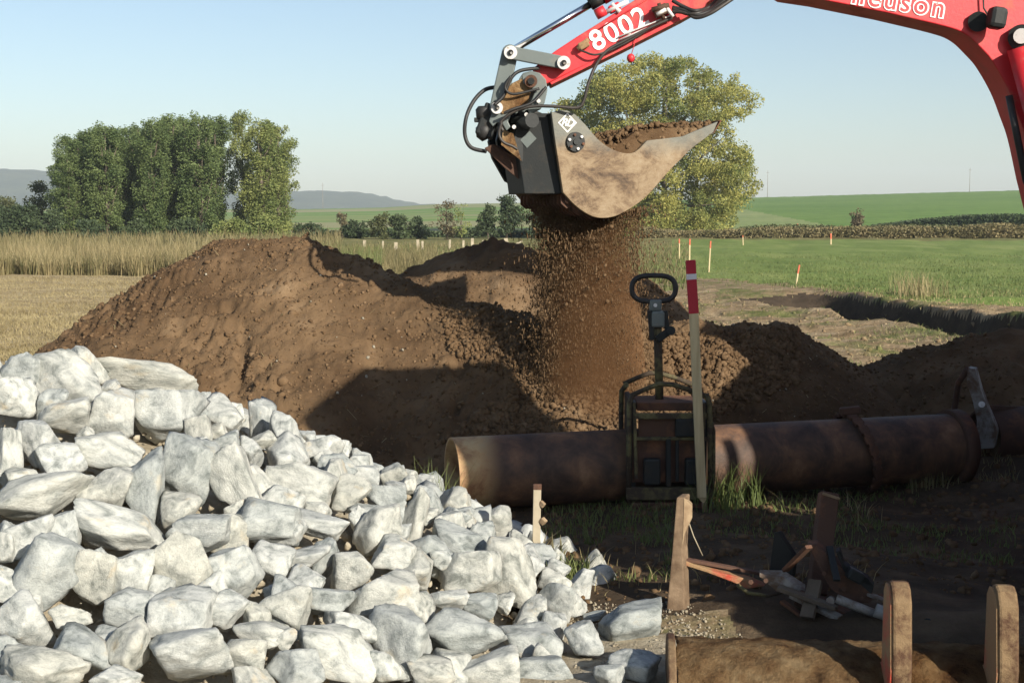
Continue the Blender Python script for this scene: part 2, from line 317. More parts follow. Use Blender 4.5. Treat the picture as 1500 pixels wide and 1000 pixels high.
M['wood_white'] = m_noisy('white_stake_paint', [(0.3, (0.62, 0.60, 0.62)), (0.7, (0.75, 0.72, 0.72))], 9, 0.7, 0)
# leaves
M['poplar'] = m_leaf('poplar_leaves', (0.07, 0.11, 0.04), (0.135, 0.19, 0.068), (0.23, 0.28, 0.105), 0.42, 0.5)
M['poplar_y'] = m_leaf('yellowing_poplar_leaves', (0.11, 0.155, 0.05), (0.20, 0.25, 0.08), (0.33, 0.34, 0.115), 0.4)
M['big'] = m_leaf('turning_leaves', (0.115, 0.155, 0.05), (0.27, 0.30, 0.09), (0.50, 0.44, 0.13), 0.42, 0.2)
M['bush'] = m_leaf('bush_leaves', (0.045, 0.065, 0.025), (0.085, 0.10, 0.038), (0.14, 0.14, 0.06), 0.25)
M['bush_dark'] = m_leaf('dark_bush_leaves', (0.030, 0.048, 0.025), (0.050, 0.075, 0.032), (0.08, 0.105, 0.045), 0.2)
M['bush_brown'] = m_leaf('brown_bush_leaves', (0.10, 0.075, 0.045), (0.15, 0.12, 0.07), (0.17, 0.15, 0.08), 0.2)
M['dry'] = m_leaf('dry_grass', (0.17, 0.13, 0.06), (0.29, 0.23, 0.11), (0.42, 0.35, 0.19), 0.25, 0.5)
M['weed'] = m_leaf('weeds', (0.09, 0.09, 0.035), (0.175, 0.15, 0.068), (0.28, 0.225, 0.115), 0.25, 0.6)
M['grass'] = m_leaf('green_grass', (0.065, 0.095, 0.025), (0.12, 0.155, 0.045), (0.20, 0.22, 0.08), 0.25, 0.6)

# ------------------------------------------------------------------ terrain
CREST_PX = [(-1500, 312), (0, 305), (420, 307), (560, 304), (640, 299), (770, 297), (1000, 293), (1090, 290), (1300, 285), (1500, 281), (2600, 270)]
cpx = np.array([c[0] for c in CREST_PX]); cpy = np.array([c[1] for c in CREST_PX])
def far_rise(x, y):
    d = np.sqrt(x*x+y*y); px = 750 + F_PX*x/np.maximum(y, 1)
    zc = CAM_H + (322-np.interp(px, cpx, cpy))/F_PX*620
    t = np.clip((d-115)/(620-115), 0, 1)
    up = zc*(t**1.35)*(1.0); dn = np.clip((d-620)/900, 0, 1)
    r = np.where(d < 620, up*(1.0-0.0*t), zc*(1-1.6*dn))
    return np.where(y > 0, r, 0)
T_A, T_B = np.array([5.95, 32.5]), np.array([8.6, 16.0])
def trench(x, y):
    d = T_B-T_A; L = np.hypot(*d); u = d/L; nx, ny = -u[1], u[0]
    s = (x-T_A[0])*u[0]+(y-T_A[1])*u[1]; q = (x-T_A[0])*nx+(y-T_A[1])*ny + 0.16*vnoise(x*0.9, y*0.9, seed=3)
    wq = 1.25
    m = sstep(wq+0.30, wq-0.22, np.abs(q))*sstep(-0.3, 3.0, s)*sstep(L+0.5, L, s)
    berm = 0.06*np.exp(-((np.abs(q)-1.6)/0.3)**2)*sstep(-0.8, 0.5, s)
    return -1.4*m + berm
def ground_h(x, y):
    d = np.hypot(x, y)
    near = 0.022*fbm(x*0.7, y*0.7, oct=3, seed=5) + 0.010*fbm(x*4, y*4, oct=4, seed=9)*sstep(60, 20, d)
    # ruts on the worked ground right of the heap
    rut = 0.10*fbm(x*0.5+y*0.9, y*0.25-x*.2, oct=5, seed=31) + 0.03*np.abs(fbm(x*2.5, y*2.5, oct=3, seed=33))*sstep(9.5, 12, y)*sstep(40, 25, y)
    return near + rut*sstep(0.5, 2.0, x) + trench(x, y) + far_rise(x, y)
# heaps of soil: ridge polylines
def ridge(pts): return [tuple(P(px, py, Y)) for px, py, Y in pts]
R_MAIN = ridge([(332, 357, 11.6), (440, 362, 11.5), (520, 392, 11.2), (620, 432, 10.9), (760, 466, 10.5), (900, 482, 10.4), (1040, 483, 10.7), (1125, 480, 10.8), (1160, 508, 10.9), (1230, 545, 11.0), (1300, 600, 11.0)])
R_BACK = ridge([(660, 384, 13.2), (725, 361, 13.2), (780, 372, 13.1), (850, 388, 12.9)])
R_RIGHT = ridge([(1400, 503, 11.0), (1450, 484, 11.0), (1560, 480, 11.0), (1700, 470, 11.2)])
def heap(x, y, R, slope, rnd=0.25):
    best = np.full(np.shape(x), -9.0)
    for (x0, y0, z0), (x1, y1, z1) in zip(R[:-1], R[1:]):
        dx, dy = x1-x0, y1-y0; t = np.clip(((x-x0)*dx+(y-y0)*dy)/(dx*dx+dy*dy), 0, 1)
        q = np.hypot(x-(x0+t*dx), y-(y0+t*dy)); z = z0+t*(z1-z0) - slope*(np.sqrt(q*q+rnd*rnd)-rnd)
        m = np.maximum(best, z); k = 0.06
        best = np.where(best > -5, m + k*np.log1p(np.exp(-np.abs(best-z)/k))*0.5, z)
    return best
def lumps(x, y, seed):
    b = fbm(x*1.1, y*1.1, oct=3, seed=seed)*0.07 + fbm(x*3.5, y*3.5, oct=3, seed=seed+1)*0.028
    c = np.abs(vnoise(x*11, y*11, seed=seed+2)); d = np.abs(vnoise(x*23, y*23, seed=seed+3)); e = vnoise(x*46, y*46, seed=seed+4)
    rough = sstep(-0.15, 0.35, fbm(x*0.9, y*0.9, oct=3, seed=seed+5)); pit = sstep(0.52, 0.8, vnoise(x*5, y*5, seed=seed+6))
    gul = vnoise(x*7, y*1.6, seed=seed+8)*0.012
    f_ = np.abs(fbm(x*17, y*17, oct=2, seed=seed+7))
    return b + gul + (0.022+0.030*rough)*(c-0.3) + (0.012+0.022*rough)*(d-0.3) + 0.008*e + 0.030*rough*(0.35-f_) - 0.07*pit*rough
HEAPS = [(R_MAIN, 0.70, 0.22, 40), (R_BACK, 0.62, 0.3, 60), (R_RIGHT, 0.60, 0.35, 80)]
def heap_z(i, x, y):
    R, s, r, sd = HEAPS[i]; return heap(x, y, R, s, r) + lumps(x, y, sd)
def soil_top(x, y):
    z = ground_h(x, y)
    for i in range(3): z = np.maximum(z, heap_z(i, x, y))
    return z
# stone heap
AP = (-2.28, 6.55); AP_H = 1.09
def stone_core(x, y):
    q = np.hypot(x-AP[0], (y-AP[1])*0.98); z = AP_H - 0.465*(np.sqrt(q*q+0.35**2)-0.35)
    return z + 0.04*fbm(x*1.3, y*1.3, oct=2, seed=71)

# ground sheet, split by what grows on it and by painted-in shade
ang_f = np.radians(np.arange(-27, 27.01, 0.11)); ang_c = np.radians(np.concatenate([np.arange(-180, -27, 4.5), np.arange(31.5, 180, 4.5)]))
ang = np.sort(np.concatenate([ang_f, ang_c])); ang = np.append(ang, ang[0]+2*math.pi)
ds = [0.3, 1.0, 1.8, 2.6, 3.4]; d = 3.6
while d < 3900:
    ds.append(d); d += min(max(0.03, d*d/2389*1.3), d*0.035) if not 14.5 < d < 33.5 else 0.10
ds = np.array(ds)
D, A = np.meshgrid(ds, ang, indexing='ij'); GX, GY = D*np.sin(A), D*np.cos(A); GZ = ground_h(GX, GY)
GZ[0, :] = GZ[0, 0]
nr, na = D.shape; idx = np.arange(nr*na).reshape(nr, na)
Q = np.stack([idx[:-1, :-1], idx[:-1, 1:], idx[1:, 1:], idx[1:, :-1]], -1).reshape(-1, 4)[:, ::-1]
V = np.stack([GX, GY, GZ], -1).reshape(-1, 3); FC = V[Q].mean(1)
fx, fy, fz = FC.T; fd = np.hypot(fx, fy); wob = vnoise(fx*0.25, fy*0.25, seed=77)
ppx, ppy = proj(fx, fy, fz); front = fy > 1
ppy_flat = np.where(front, 322 + CAM_H*F_PX/np.maximum(fy, 0.5), 2000)
# meadow near edge on the right
me_edge = np.interp(ppx, [950, 1000, 1080, 1170, 1260, 1400, 1500, 2500], [398, 402, 412, 424, 437, 446, 449, 470])*1.0 + wob*4
reg = np.zeros(len(fx), int)                                       # 0 worked ground
reg[(front) & (ppx < 640) & (fd > 9.5) & (ppy_flat > 403+wob*1.5)] = 1       # stubble
reg[(front) & (ppx < 640) & (ppy_flat <= 403+wob*1.5)] = 2                    # verge / weeds
reg[(front) & (ppx >= 640) & (ppy_flat <= 400+wob*5)] = 2
reg[(front) & (ppx > 985) & (ppy_flat <= me_edge)] = 3                        # meadow
far = front & (fd > 119)
reg[far & (ppx > 900)] = 2
pale = in_poly(ppx, ppy, [(940, 318), (1070, 303), (1213, 330), (1240, 341), (940, 345)])
reg[far & (fd > 132) & (ppx > 900)] = 4
reg[far & (fd > 132) & (ppx > 900) & pale] = 5
reg[far & (fd > 150) & (ppx <= 900)] = 6
reg[fd > 640] = 6
reg[(~front) & (fd > 12)] = 2
reg[(fx > -1.6-wob) & (fx < 9) & (fy > 6.1+wob*.3) & (fy < 10.6+0.12*fx+wob*.4)] = 8  # ground where the cast shadow is painted as darker soil
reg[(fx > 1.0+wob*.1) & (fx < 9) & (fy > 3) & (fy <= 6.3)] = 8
reg[(trench(fx, fy) < -0.03)] = 7  # trench walls and floor get the shade-darkened soil
names = [('ground', 'worked'), ('stubble_field', 'stubble'), ('verge', 'verge'), ('meadow', 'meadow'), ('hill_field', 'crop'), ('pale_field', 'pale_field'), ('far_field', 'far_field'), ('trench', 'soil_shade'), ('shadow_painted_ground', 'soil_shade2')]
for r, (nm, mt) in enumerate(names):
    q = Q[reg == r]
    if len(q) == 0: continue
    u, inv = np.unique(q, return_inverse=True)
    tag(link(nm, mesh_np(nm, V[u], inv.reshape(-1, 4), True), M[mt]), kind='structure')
# far hills
def hill(name, pts, dist, depth, seed):
    px = np.linspace(pts[0][0], pts[-1][0], 260); py = np.interp(px, [p[0] for p in pts], [p[1] for p in pts])
    rows = []
    for t in np.linspace(-1, 1, 15):
        Y = dist + depth*t; top = CAM_H + (322-py)/F_PX*dist
        z = -6 + (top+6)*np.cos(t*math.pi/2)**1.2 + fbm(px*0.35, px*0+t*3, oct=3, seed=seed)*2.6*(1-abs(t))
        rows.append(np.stack([(px-750)/F_PX*dist, np.full_like(px, Y), z], -1))
    G = np.array(rows); n, m_ = G.shape[:2]; ix = np.arange(n*m_).reshape(n, m_)
    q = np.stack([ix[:-1, :-1], ix[:-1, 1:], ix[1:, 1:], ix[1:, :-1]], -1).reshape(-1, 4)
    return tag(link(name, mesh_np(name, G.reshape(-1, 3), q, True), M['forest_hill']), kind='structure')
hill('hills', [(-1200, 270), (-500, 240), (-150, 244), (0, 249), (70, 251), (150, 262), (260, 276), (330, 281), (420, 281), (480, 281), (540, 283), (580, 292), (620, 299), (700, 303), (900, 308), (1400, 318)], 2900, 700, 3)

# soil heaps
def heap_obj(i, x0, x1, y0, y1, step, label, name='soil_heap', dark=None):
    xs = np.arange(x0, x1, step); ys = np.arange(y0, y1, step); X, Y = np.meshgrid(xs, ys)
    Z = heap_z(i, X, Y); g = ground_h(X, Y); Zc = np.maximum(Z, g-0.05); keep = Z > g-0.04
    ix = np.arange(X.size).reshape(X.shape)
    k = keep[:-1, :-1] | keep[1:, :-1] | keep[:-1, 1:] | keep[1:, 1:]
    q = np.stack([ix[:-1, :-1], ix[:-1, 1:], ix[1:, 1:], ix[1:, :-1]], -1)[k]
    u, inv = np.unique(q, return_inverse=True)
    VV = np.stack([X, Y, Zc], -1).reshape(-1, 3)[u]; c = Vector((float(VV[:, 0].mean()), float(VV[:, 1].mean()), 0)); VV = VV - np.array(c)
    return tag(link(name, mesh_np(name, VV, inv.reshape(-1, 4), True), M['soil'], None, c), label, 'soil heap')
heap_obj(0, -5.2, 4.2, 8.3, 14.6, 0.019, 'long brown heap of crumbly soil rising behind the rusty pipe, under the falling soil')
heap_obj(1, -2.6, 3.6, 10.2, 16.0, 0.03, 'dark shaded soil heap behind the falling soil, left of the oval handle')
heap_obj(2, 1.8, 8.5, 9.2, 13.6, 0.028, 'dark shaded soil heap at the right edge behind the steel ring clamp')

# ------------------------------------------------------------------ scatter helpers
t_ = (1+5**0.5)/2
ICO = np.array([(-1, t_, 0), (1, t_, 0), (-1, -t_, 0), (1, -t_, 0), (0, -1, t_), (0, 1, t_), (0, -1, -t_), (0, 1, -t_), (t_, 0, -1), (t_, 0, 1), (-t_, 0, -1), (-t_, 0, 1)])/1.902
ICF = np.array([(0, 11, 5), (0, 5, 1), (0, 1, 7), (0, 7, 10), (0, 10, 11), (1, 5, 9), (5, 11, 4), (11, 10, 2), (10, 7, 6), (7, 1, 8), (3, 9, 4), (3, 4, 2), (3, 2, 6), (3, 6, 8), (3, 8, 9), (4, 9, 5), (2, 4, 11), (6, 2, 10), (8, 6, 7), (9, 8, 1)])
OCT = np.array([(1, 0, 0), (-1, 0, 0), (0, 1, 0), (0, -1, 0), (0, 0, 1), (0, 0, -1)], float)
OCF = np.array([(0, 2, 4), (2, 1, 4), (1, 3, 4), (3, 0, 4), (2, 0, 5), (1, 2, 5), (3, 1, 5), (0, 3, 5)])
def rand_rot(n, rng):
    q = rng.normal(size=(n, 4)); q /= np.linalg.norm(q, axis=1)[:, None]; w_, x, y, z = q.T
    return np.stack([1-2*(y*y+z*z), 2*(x*y-z*w_), 2*(x*z+y*w_), 2*(x*y+z*w_), 1-2*(x*x+z*z), 2*(y*z-x*w_), 2*(x*z-y*w_), 2*(y*z+x*w_), 1-2*(x*x+y*y)], -1).reshape(n, 3, 3)
def pebbles(name, pts, sizes, mat, rng, base=ICO, faces=ICF, stretch=None):
    n = len(pts); R = rand_rot(n, rng); sc = sizes[:, None]*rng.uniform(0.6, 1.25, (n, 3))
    B = base[None]*rng.uniform(0.62, 1.25, (n, len(base), 1)) + rng.normal(size=(n, len(base), 3))*0.08; B = B*sc[:, None, :]
    Vv = np.einsum('nij,nkj->nki', R, B)
    if stretch is not None: Vv[:, :, 2] *= stretch[:, None]
    Vv = Vv + pts[:, None, :]; c = pts.mean(0)
    Fv = faces[None]+(np.arange(n)*len(base))[:, None, None]
    return link(name, mesh_np(name, (Vv-c).reshape(-1, 3), Fv.reshape(-1, 3)), mat, None, tuple(c))
def leaves(pts, size, rng, flat=0.0, asp=0.6):
    """one rhombic leaf per point -> mesh arrays"""
    n = len(pts); R = rand_rot(n, rng)
    B = np.array([(0, -1, 0), (asp, 0, 0.15), (0, 1, 0), (-asp, 0, 0.15)])*0.5
    s = size*rng.uniform(0.65, 1.35, n)
    Vv = np.einsum('nij,kj->nki', R, B)*s[:, None, None] + pts[:, None, :]
    return Vv.reshape(-1, 3), np.arange(n*4).reshape(-1, 4)
def clump_points(cs, rs, n_per, rng, squash=0.8):
    out = []
    for c, r in zip(cs, rs):
        n = int(n_per*(r**2)); d = rng.normal(size=(n, 3)); d /= np.linalg.norm(d, axis=1)[:, None]
        d = d*(rng.uniform(0, 1, n)**0.42)[:, None]*r; d[:, 2] *= squash
        lump = 1+0.35*vnoise(d[:, 0]*2/r+c[0], d[:, 1]*2/r+c[1], d[:, 2]*2/r+c[2], 5)
        out.append(c + d*lump[:, None])
    return np.concatenate(out)
def blades(name, pts, h, wd, mat, rng, lean=0.35, parent=None, seg=2, kind='stuff', label=None, wind=(0, 0)):
    n = len(pts); a = rng.uniform(0, 2*math.pi, n); hh = h if isinstance(h, np.ndarray) else h*rng.uniform(0.5, 1.15, n)
    la = rng.uniform(0, 2*math.pi, n); ll = lean*rng.uniform(0.1, 1, n)*hh
    side = np.stack([np.cos(a), np.sin(a), 0*a], -1)*wd*0.5; ld = np.stack([np.cos(la)*ll+wind[0]*hh, np.sin(la)*ll+wind[1]*hh, 0*a], -1)
    rings = []
    for k in range(seg+1):
        t = k/seg; c = pts + ld*(t**1.8) + np.stack([0*a, 0*a, hh*t*(1-0.12*t)], -1); ww = (1-t)**0.7 if k < seg else 0.06
        rings += [c-side*ww, c+side*ww]
    Vv = np.stack(rings, 1); m_ = Vv.shape[1]
    f = np.array([(2*k, 2*k+1, 2*k+3, 2*k+2) for k in range(seg)])
    Fv = f[None]+(np.arange(n)*m_)[:, None, None]; c = pts.mean(0)
    o = link(name, mesh_np(name, (Vv-c).reshape(-1, 3), Fv.reshape(-1, 4)), mat, parent, tuple(c))
    return tag(o, label, None, None, kind)

# crumbs on the soil heaps
def sample_heap(n, x0, x1, y0, y1, rng, cond=None):
    x = rng.uniform(x0, x1, n*3); y = rng.uniform(y0, y1, n*3); z = soil_top(x, y); g = ground_h(x, y)
    k = z > g+0.015
    if cond is not None: k &= cond(x, y, z)
    x, y, z = x[k][:n], y[k][:n], z[k][:n]; return np.stack([x, y, z], -1)
rng = np.random.default_rng(5)
fresh = lambda x, y, z: in_poly(*proj(x, y, z), [(640, 430), (700, 440), (760, 470), (960, 490), (1170, 480), (1170, 560), (960, 650), (640, 650), (760, 560), (660, 520)])
p1 = sample_heap(26000, -4.6, 3.8, 8.8, 12.8, rng); s1 = 0.005+0.017*rng.uniform(0, 1, len(p1))**3.5
p2 = sample_heap(15000, -0.8, 2.6, 8.8, 11.2, rng, fresh); s2 = 0.010+0.020*rng.uniform(0, 1, len(p2))**1.8
p2[:, 2] += 0.004
p3 = sample_heap(420, -4.2, 1.5, 9.0, 13.5, rng); s3 = 0.014+0.030*rng.uniform(0, 1, len(p3))**2.5; p3[:, 2] -= 0.008
pt = np.concatenate([p1, p2, p3]); sz = np.concatenate([s1, s2, s3])
tag(pebbles('soil_crumbs', pt, sz, M['crumb'], rng), 'loose brown crumbs and clods lying over the soil heaps', kind='stuff')
# pale bits and straw in the soil
pp = sample_heap(110, -4.2, 2.4, 9.0, 12.0, rng); tag(pebbles('soil_pebbles', pp + [0, 0, 0.008], rng.uniform(0.005, 0.014, len(pp)), M['gravel'], rng), 'small pale pebbles showing in the brown soil', kind='stuff')
pp = sample_heap(520, -4.4, 2.4, 9.0, 12.0, rng)
n = len(pp); a = rng.uniform(0, 6.28, n); L = rng.uniform(0.03, 0.10, n); dz = rng.uniform(-0.5, 0.7, n)
dv = np.stack([np.cos(a), np.sin(a), dz], -1)*L[:, None]; sd = np.stack([-np.sin(a), np.cos(a), 0*a], -1)*0.0022; up = np.array([0, 0, 0.012])
Vv = np.stack([pp+up-sd, pp+up+sd, pp+up+dv+sd, pp+up+dv-sd], 1).reshape(-1, 3)
tag(link('straw', mesh_np('straw', Vv, np.arange(n*4).reshape(-1, 4)), M['dry']), 'dry straw bits and rootlets stuck in the brown soil', kind='stuff')

# ------------------------------------------------------------------ vegetation, far to near
def tree(name, label, cat, base, cs, rs, mat, leaf=0.3, n_per=260, trunk_r=0.2, group=None, seed=0, limbs=7, lean=None, bark=True, squash=0.85):
    rg = np.random.default_rng(seed); b = Vector(base)
    cs = np.array(cs); rs = np.array(rs); pts = clump_points(cs, rs, n_per, rg, squash); Vv, Fv = leaves(pts, leaf, rg)
    root = thing(name, label, cat, b, group)
    link('crown', mesh_np('crown', Vv-np.array(b), Fv), mat, root)
    mb = MB(b); top = Vector(cs[np.argmax(cs[:, 2])])*1.0; ctr = Vector(cs.mean(0))
    mid = Vector(((b.x+ctr.x)/2, (b.y+ctr.y)/2, b.z+(ctr.z-b.z)*0.5)); tp = Vector((ctr.x, ctr.y, top.z*0.96+b.z*0.04))
    mb.tube([b-Vector((0, 0, 0.2)), mid, ctr, tp], [trunk_r, trunk_r*0.75, trunk_r*0.5, trunk_r*0.12], 8)
    for k in rg.choice(len(cs), min(limbs, len(cs)), replace=False):
        c = Vector(cs[k]); st = mid.lerp(ctr, rg.uniform(0, 0.9)); st.z = min(st.z, c.z); mb.tube([st, st.lerp(c, .5)+Vector((0, 0, -.2)), c], [trunk_r*0.4, trunk_r*0.25, trunk_r*0.08], 6)
    mb.build('trunk', M['bark'], root); return root
# big turning tree
rg = np.random.default_rng(3); YB = 150.0
outl = [(808, 160), (835, 128), (862, 118), (885, 98), (925, 84), (965, 76), (1005, 84), (1040, 98), (1082, 98), (1092, 126), (1124, 150), (1116, 172), (1088, 186), (1078, 204), (1106, 222), (1114, 262), (1118, 280), (1084, 300), (1076, 348), (900, 350), (860, 330), (850, 250), (830, 205)]
cs = []; rs = []
tries = 0
while len(cs) < 520 and tries < 60000:
    tries += 1; px, py = rg.uniform(800, 1130), rg.uniform(74, 350)
    r = rg.uniform(0.6, 1.5); rp = r/YB*F_PX*0.6
    if not all(in_poly(np.array(px+dx), np.array(py+dy), outl) for dx, dy in ((rp, 0), (-rp, 0), (0, rp), (0, -rp))): continue
    dd = rg.uniform(-1, 1)*7.5*math.sqrt(max(0.05, 1-((px-965)/160)**2)); p = P(px, py, YB+dd); p.z += 0
    if any((np.array(p)-c) @ (np.array(p)-c) < (0.40*(r+q))**2 for c, q in zip(cs, rs)): continue
    cs.append(np.array(p)); rs.append(r)
gz = float(ground_h(np.array([16.0]), np.array([YB]))[0])
bt = tree('broadleaf_tree', 'tall spreading tree with yellowing leaves, behind the raised bucket', 'tree', (P(975, 345, YB).x, YB, gz), cs, rs, M['big'], 0.26, 220, 0.40, seed=5, limbs=26)
# poplars
def poplar_clumps(hgt, rad, rg):
    cs, rs = [], []
    for z in np.arange(0.09*hgt, 0.97*hgt, 0.42):
        t = z/hgt; env = rad*(0.62+0.5*math.sin(min(1, t*1.45)*math.pi*0.62))*(1 if t < 0.72 else max(0.30, 1-((t-0.72)/0.28)**2.6*0.70))
        for k in range(4):
            a = rg.uniform(0, 6.28); q = env*rg.uniform(0.35, 1.02); r = rg.uniform(0.32, 0.72)*min(1, env/rad+0.25)
            cs.append((math.cos(a)*q, math.sin(a)*q, z+rg.uniform(-.3, .3))); rs.append(r)
    return np.array(cs), np.array(rs)
protos = []
for k in range(6):
    rg = np.random.default_rng(50+k); cs, rs = poplar_clumps(13.0, 1.5, rg); keep = rg.uniform(0, 1, len(cs)) < 0.88; cs, rs = cs[keep], rs[keep]
    pts = clump_points(cs, rs, 560, rg, 1.35); Vv, Fv = leaves(pts, 0.19, rg); crown = mesh_np('poplar_crown', Vv, Fv)
    mb = MB(); mb.tube([(0, 0, -.3), (0.05, 0, 4), (-0.05, 0.05, 8), (0, 0, 12.4)], [0.22, 0.17, 0.1, 0.02], 8)
    for j in range(14):
        z = rg.uniform(1.5, 9.5); a = rg.uniform(0, 6.28); mb.tube([(0, 0, z), (math.cos(a)*.6, math.sin(a)*.6, z+1.1), (math.cos(a)*.95, math.sin(a)*.95, z+2.6)], [.07, .05, .015], 5)
    protos.append((crown, mb.mesh('poplar_trunk')))
crown_y = [c.copy() for c, t in protos[:3]]
for c, t in protos: c.materials.append(M['poplar']); t.materials.append(M['bark'])
for c in crown_y: c.materials.clear(); c.materials.append(M['poplar_y'])
rg = np.random.default_rng(9)
POP = [(98, 228, 0), (116, 206, 0), (137, 192, 0), (158, 184, 0), (180, 190, 0), (203, 181, 0), (226, 178, 0), (248, 170, 0), (270, 172, 0), (294, 170, 0), (318, 171, 0), (355, 165, 1), (387, 178, 1), (411, 183, 1)]
ordn = ['leftmost', 'second', 'third', 'fourth', 'fifth', 'sixth', 'seventh', 'eighth', 'ninth', 'tenth', 'eleventh']
def put_poplar(px, top, Y, yel, wid, label, k):
    b = P(px, 330, Y); gz = float(ground_h(np.array([b.x]), np.array([Y]))[0]); h = P(px, top, Y).z-gz
    r = thing('poplar_tree', label, 'tree', (b.x, Y, gz), 'poplars in the row left of the bucket', rg.uniform(0, 6.28))
    sz = h/13.0; sx = wid
    c, t = protos[k % 6]; c = crown_y[k % 3] if yel else c
    for nm, me in (('crown', c), ('trunk', t)):
        o = link(nm, me, None, r); o.scale = (sx, sx, sz)
for i, (px, top, yel) in enumerate(POP):
    lab = ('%s poplar from the left end of the dense green row' % ordn[i]) if i < 11 else ['slim tall poplar just right of the sky gap in the row', 'yellow-green poplar second from the right end of the row', 'yellow-green poplar at the right end of the row'][i-11]
    put_poplar(px+rg.uniform(-4, 4), top, 124 + (i % 3)*3.2, yel, rg.uniform(0.95, 1.15)*(0.82 if i == 11 else 1), lab, i)
for i, px in enumerate([107, 128, 150, 172, 192, 215, 237, 260, 283, 305, 400]):
    put_poplar(px, 200 if px < 130 else 188, 137 + (i % 2)*3, px > 350, 1.1, 'back-row poplar seen through the gaps, %s' % (['at the far left end', 'behind the second from the left', 'behind the third from the left', 'behind the fourth from the left', 'behind the fifth from the left', 'behind the sixth from the left', 'behind the seventh from the left', 'behind the eighth from the left', 'behind the ninth from the left', 'left of the sky gap', 'at the right end'][i]), i+2)
# bushes
def bush(px, py_base, py_top, wpx, Y, mat, label, seed, name='bush', leaf=0.22, n_per=420, dens=1.3, cat='bush'):
    rg = np.random.default_rng(seed); x = P(px, 330, Y).x; gz = float(ground_h(np.array([x]), np.array([Y]))[0]); H = P(px, py_top, Y).z - gz
    W = wpx/F_PX*Y/2; cs, rs = [], []
    n = int(20*dens)
    for k in range(n):
        a = rg.uniform(0, 6.28); t = rg.uniform(0.12, 0.95)
        env = W*math.sqrt(max(0.08, 1-((t-0.42)/0.56)**2)); q = env*rg.uniform(0.0, 0.8)
        cs.append((x+math.cos(a)*q, Y+math.sin(a)*q*0.8, gz+t*H)); rs.append(max(0.28, min(W, H)*rg.uniform(0.2, 0.38)))
    return tree(name, label, cat, (x, Y, gz), cs, rs, mat, leaf, n_per, 0.07, seed=seed, limbs=8)
bush(12, 345, 293, 90, 150, M['bush'], 'olive green bush at the left edge below the blue hill', 21, leaf=.26, n_per=150, dens=1.6)
bush(62, 345, 270, 70, 145, M['bush'], 'taller olive bush beside the left end of the poplar row', 22, leaf=.26, n_per=150, dens=1.6)
bush(28, 348, 306, 90, 120, M['bush_dark'], 'low dark bush in front of the olive bushes at the left edge', 23, dens=1.6)
bush(75, 350, 310, 60, 118, M['bush_dark'], 'low dark bush at the foot of the leftmost poplars', 24, dens=1.3)
bush(-30, 348, 290, 90, 125, M['bush_dark'], 'dark bush partly cut off by the left edge of the photo', 25, dens=1.4)
for i, px in enumerate((130, 200, 270)):
    bush(px, 352, 325, 80, 112, M['bush_dark'], 'low dark undergrowth bush at the poplars, %s' % ['left part of the row', 'middle of the row', 'right part of the row'][i], 26+i, dens=1.3)
bush(340, 352, 322, 70, 112, M['poplar_y'], 'low yellow-green bush below the gap in the poplars', 30, dens=1.3)
bush(395, 352, 318, 70, 112, M['poplar_y'], 'low yellow-green bush at the right end of the poplars', 31, dens=1.3)
bush(501, 348, 312, 32, 130, M['bush_brown'], 'small round brown bush standing alone in the left fields', 32, leaf=.16, n_per=420, dens=1.2)
bush(558, 348, 312, 46, 122, M['bush'], 'thin green bush at the left end of the far hedge line', 33, leaf=.2)
bush(588, 348, 317, 44, 122, M['bush_dark'], 'low dark bush between two lighter bushes in the far hedge line', 34)
bush(612, 348, 322, 50, 124, M['bush_dark'], 'low dark bush left of the brownish tall bush', 35)
bush(655, 349, 293, 60, 120, M['bush_brown'], 'tall loose brownish bush with thin top, above the leaning posts', 36, leaf=.18, n_per=170, dens=1.4)
bush(676, 349, 296, 34, 119, M['poplar_y'], 'thin yellow-green sapling in front of the tall brownish bush', 37, leaf=.18, n_per=170)
bush(715, 349, 300, 46, 124, M['bush_dark'], 'dark green bush just left of the falling soil', 38, dens=1.3)
bush(742, 349, 288, 62, 124, M['bush_dark'], 'taller dark green bush touching the falling soil', 39, dens=1.5)
bush(800, 349, 300, 90, 126, M['bush'], 'green bush behind the falling soil', 40, dens=1.5)
bush(875, 349, 318, 90, 128, M['bush'], 'low green bush left of the big tree foot', 41, dens=1.5)
bush(1255, 338, 306, 38, 128, M['bush_brown'], 'small brownish bush at the edge of the green hill field', 42, leaf=.2, n_per=260)
bush(524, 349, 326, 60, 126, M['bush_dark'], 'low dark bush right of the round brown bush', 43)
bush(450, 349, 328, 80, 128, M['bush_dark'], 'low dark hedge bush right of the poplars', 44, dens=1.4)
# long low hedges on the right
def hedge(name, pts, Y0, Y1, mat, h, label, seed, n, leaf=0.3, taper=0.0):
    rg = np.random.default_rng(seed); t = rg.uniform(0, 1, n); px = np.interp(t, [0, 1], [pts[0], pts[1]]); Y = np.interp(t, [0, 1], [Y0, Y1])+rg.uniform(-1.5, 1.5, n)
    x = (px-750)/F_PX*Y; h = h*np.clip(t/taper+.05, 0, 1)**.7 if taper else h; z = ground_h(x, Y) + rg.uniform(0, 1, n)**1.3*h*(0.75+0.3*vnoise(x*.25, Y*0, seed=seed))
    Vv, Fv = leaves(np.stack([x, Y, z], -1), leaf, rg); c = Vv.mean(0)
    return tag(link(name, mesh_np(name, Vv-c, Fv), mat, None, tuple(c)), label, 'hedge')
hedge('hedge', (1275, 1780), 175, 150, M['bush_dark'], 1.9, 'long dark hedge crossing the green hill at the right edge', 61, 19000, 0.34, taper=.4)
hedge('hedge', (930, 1700), 127, 122, M['weed'], 1.3, 'low brown-green hedge of weeds along the far side of the meadow', 62, 30000, 0.22)
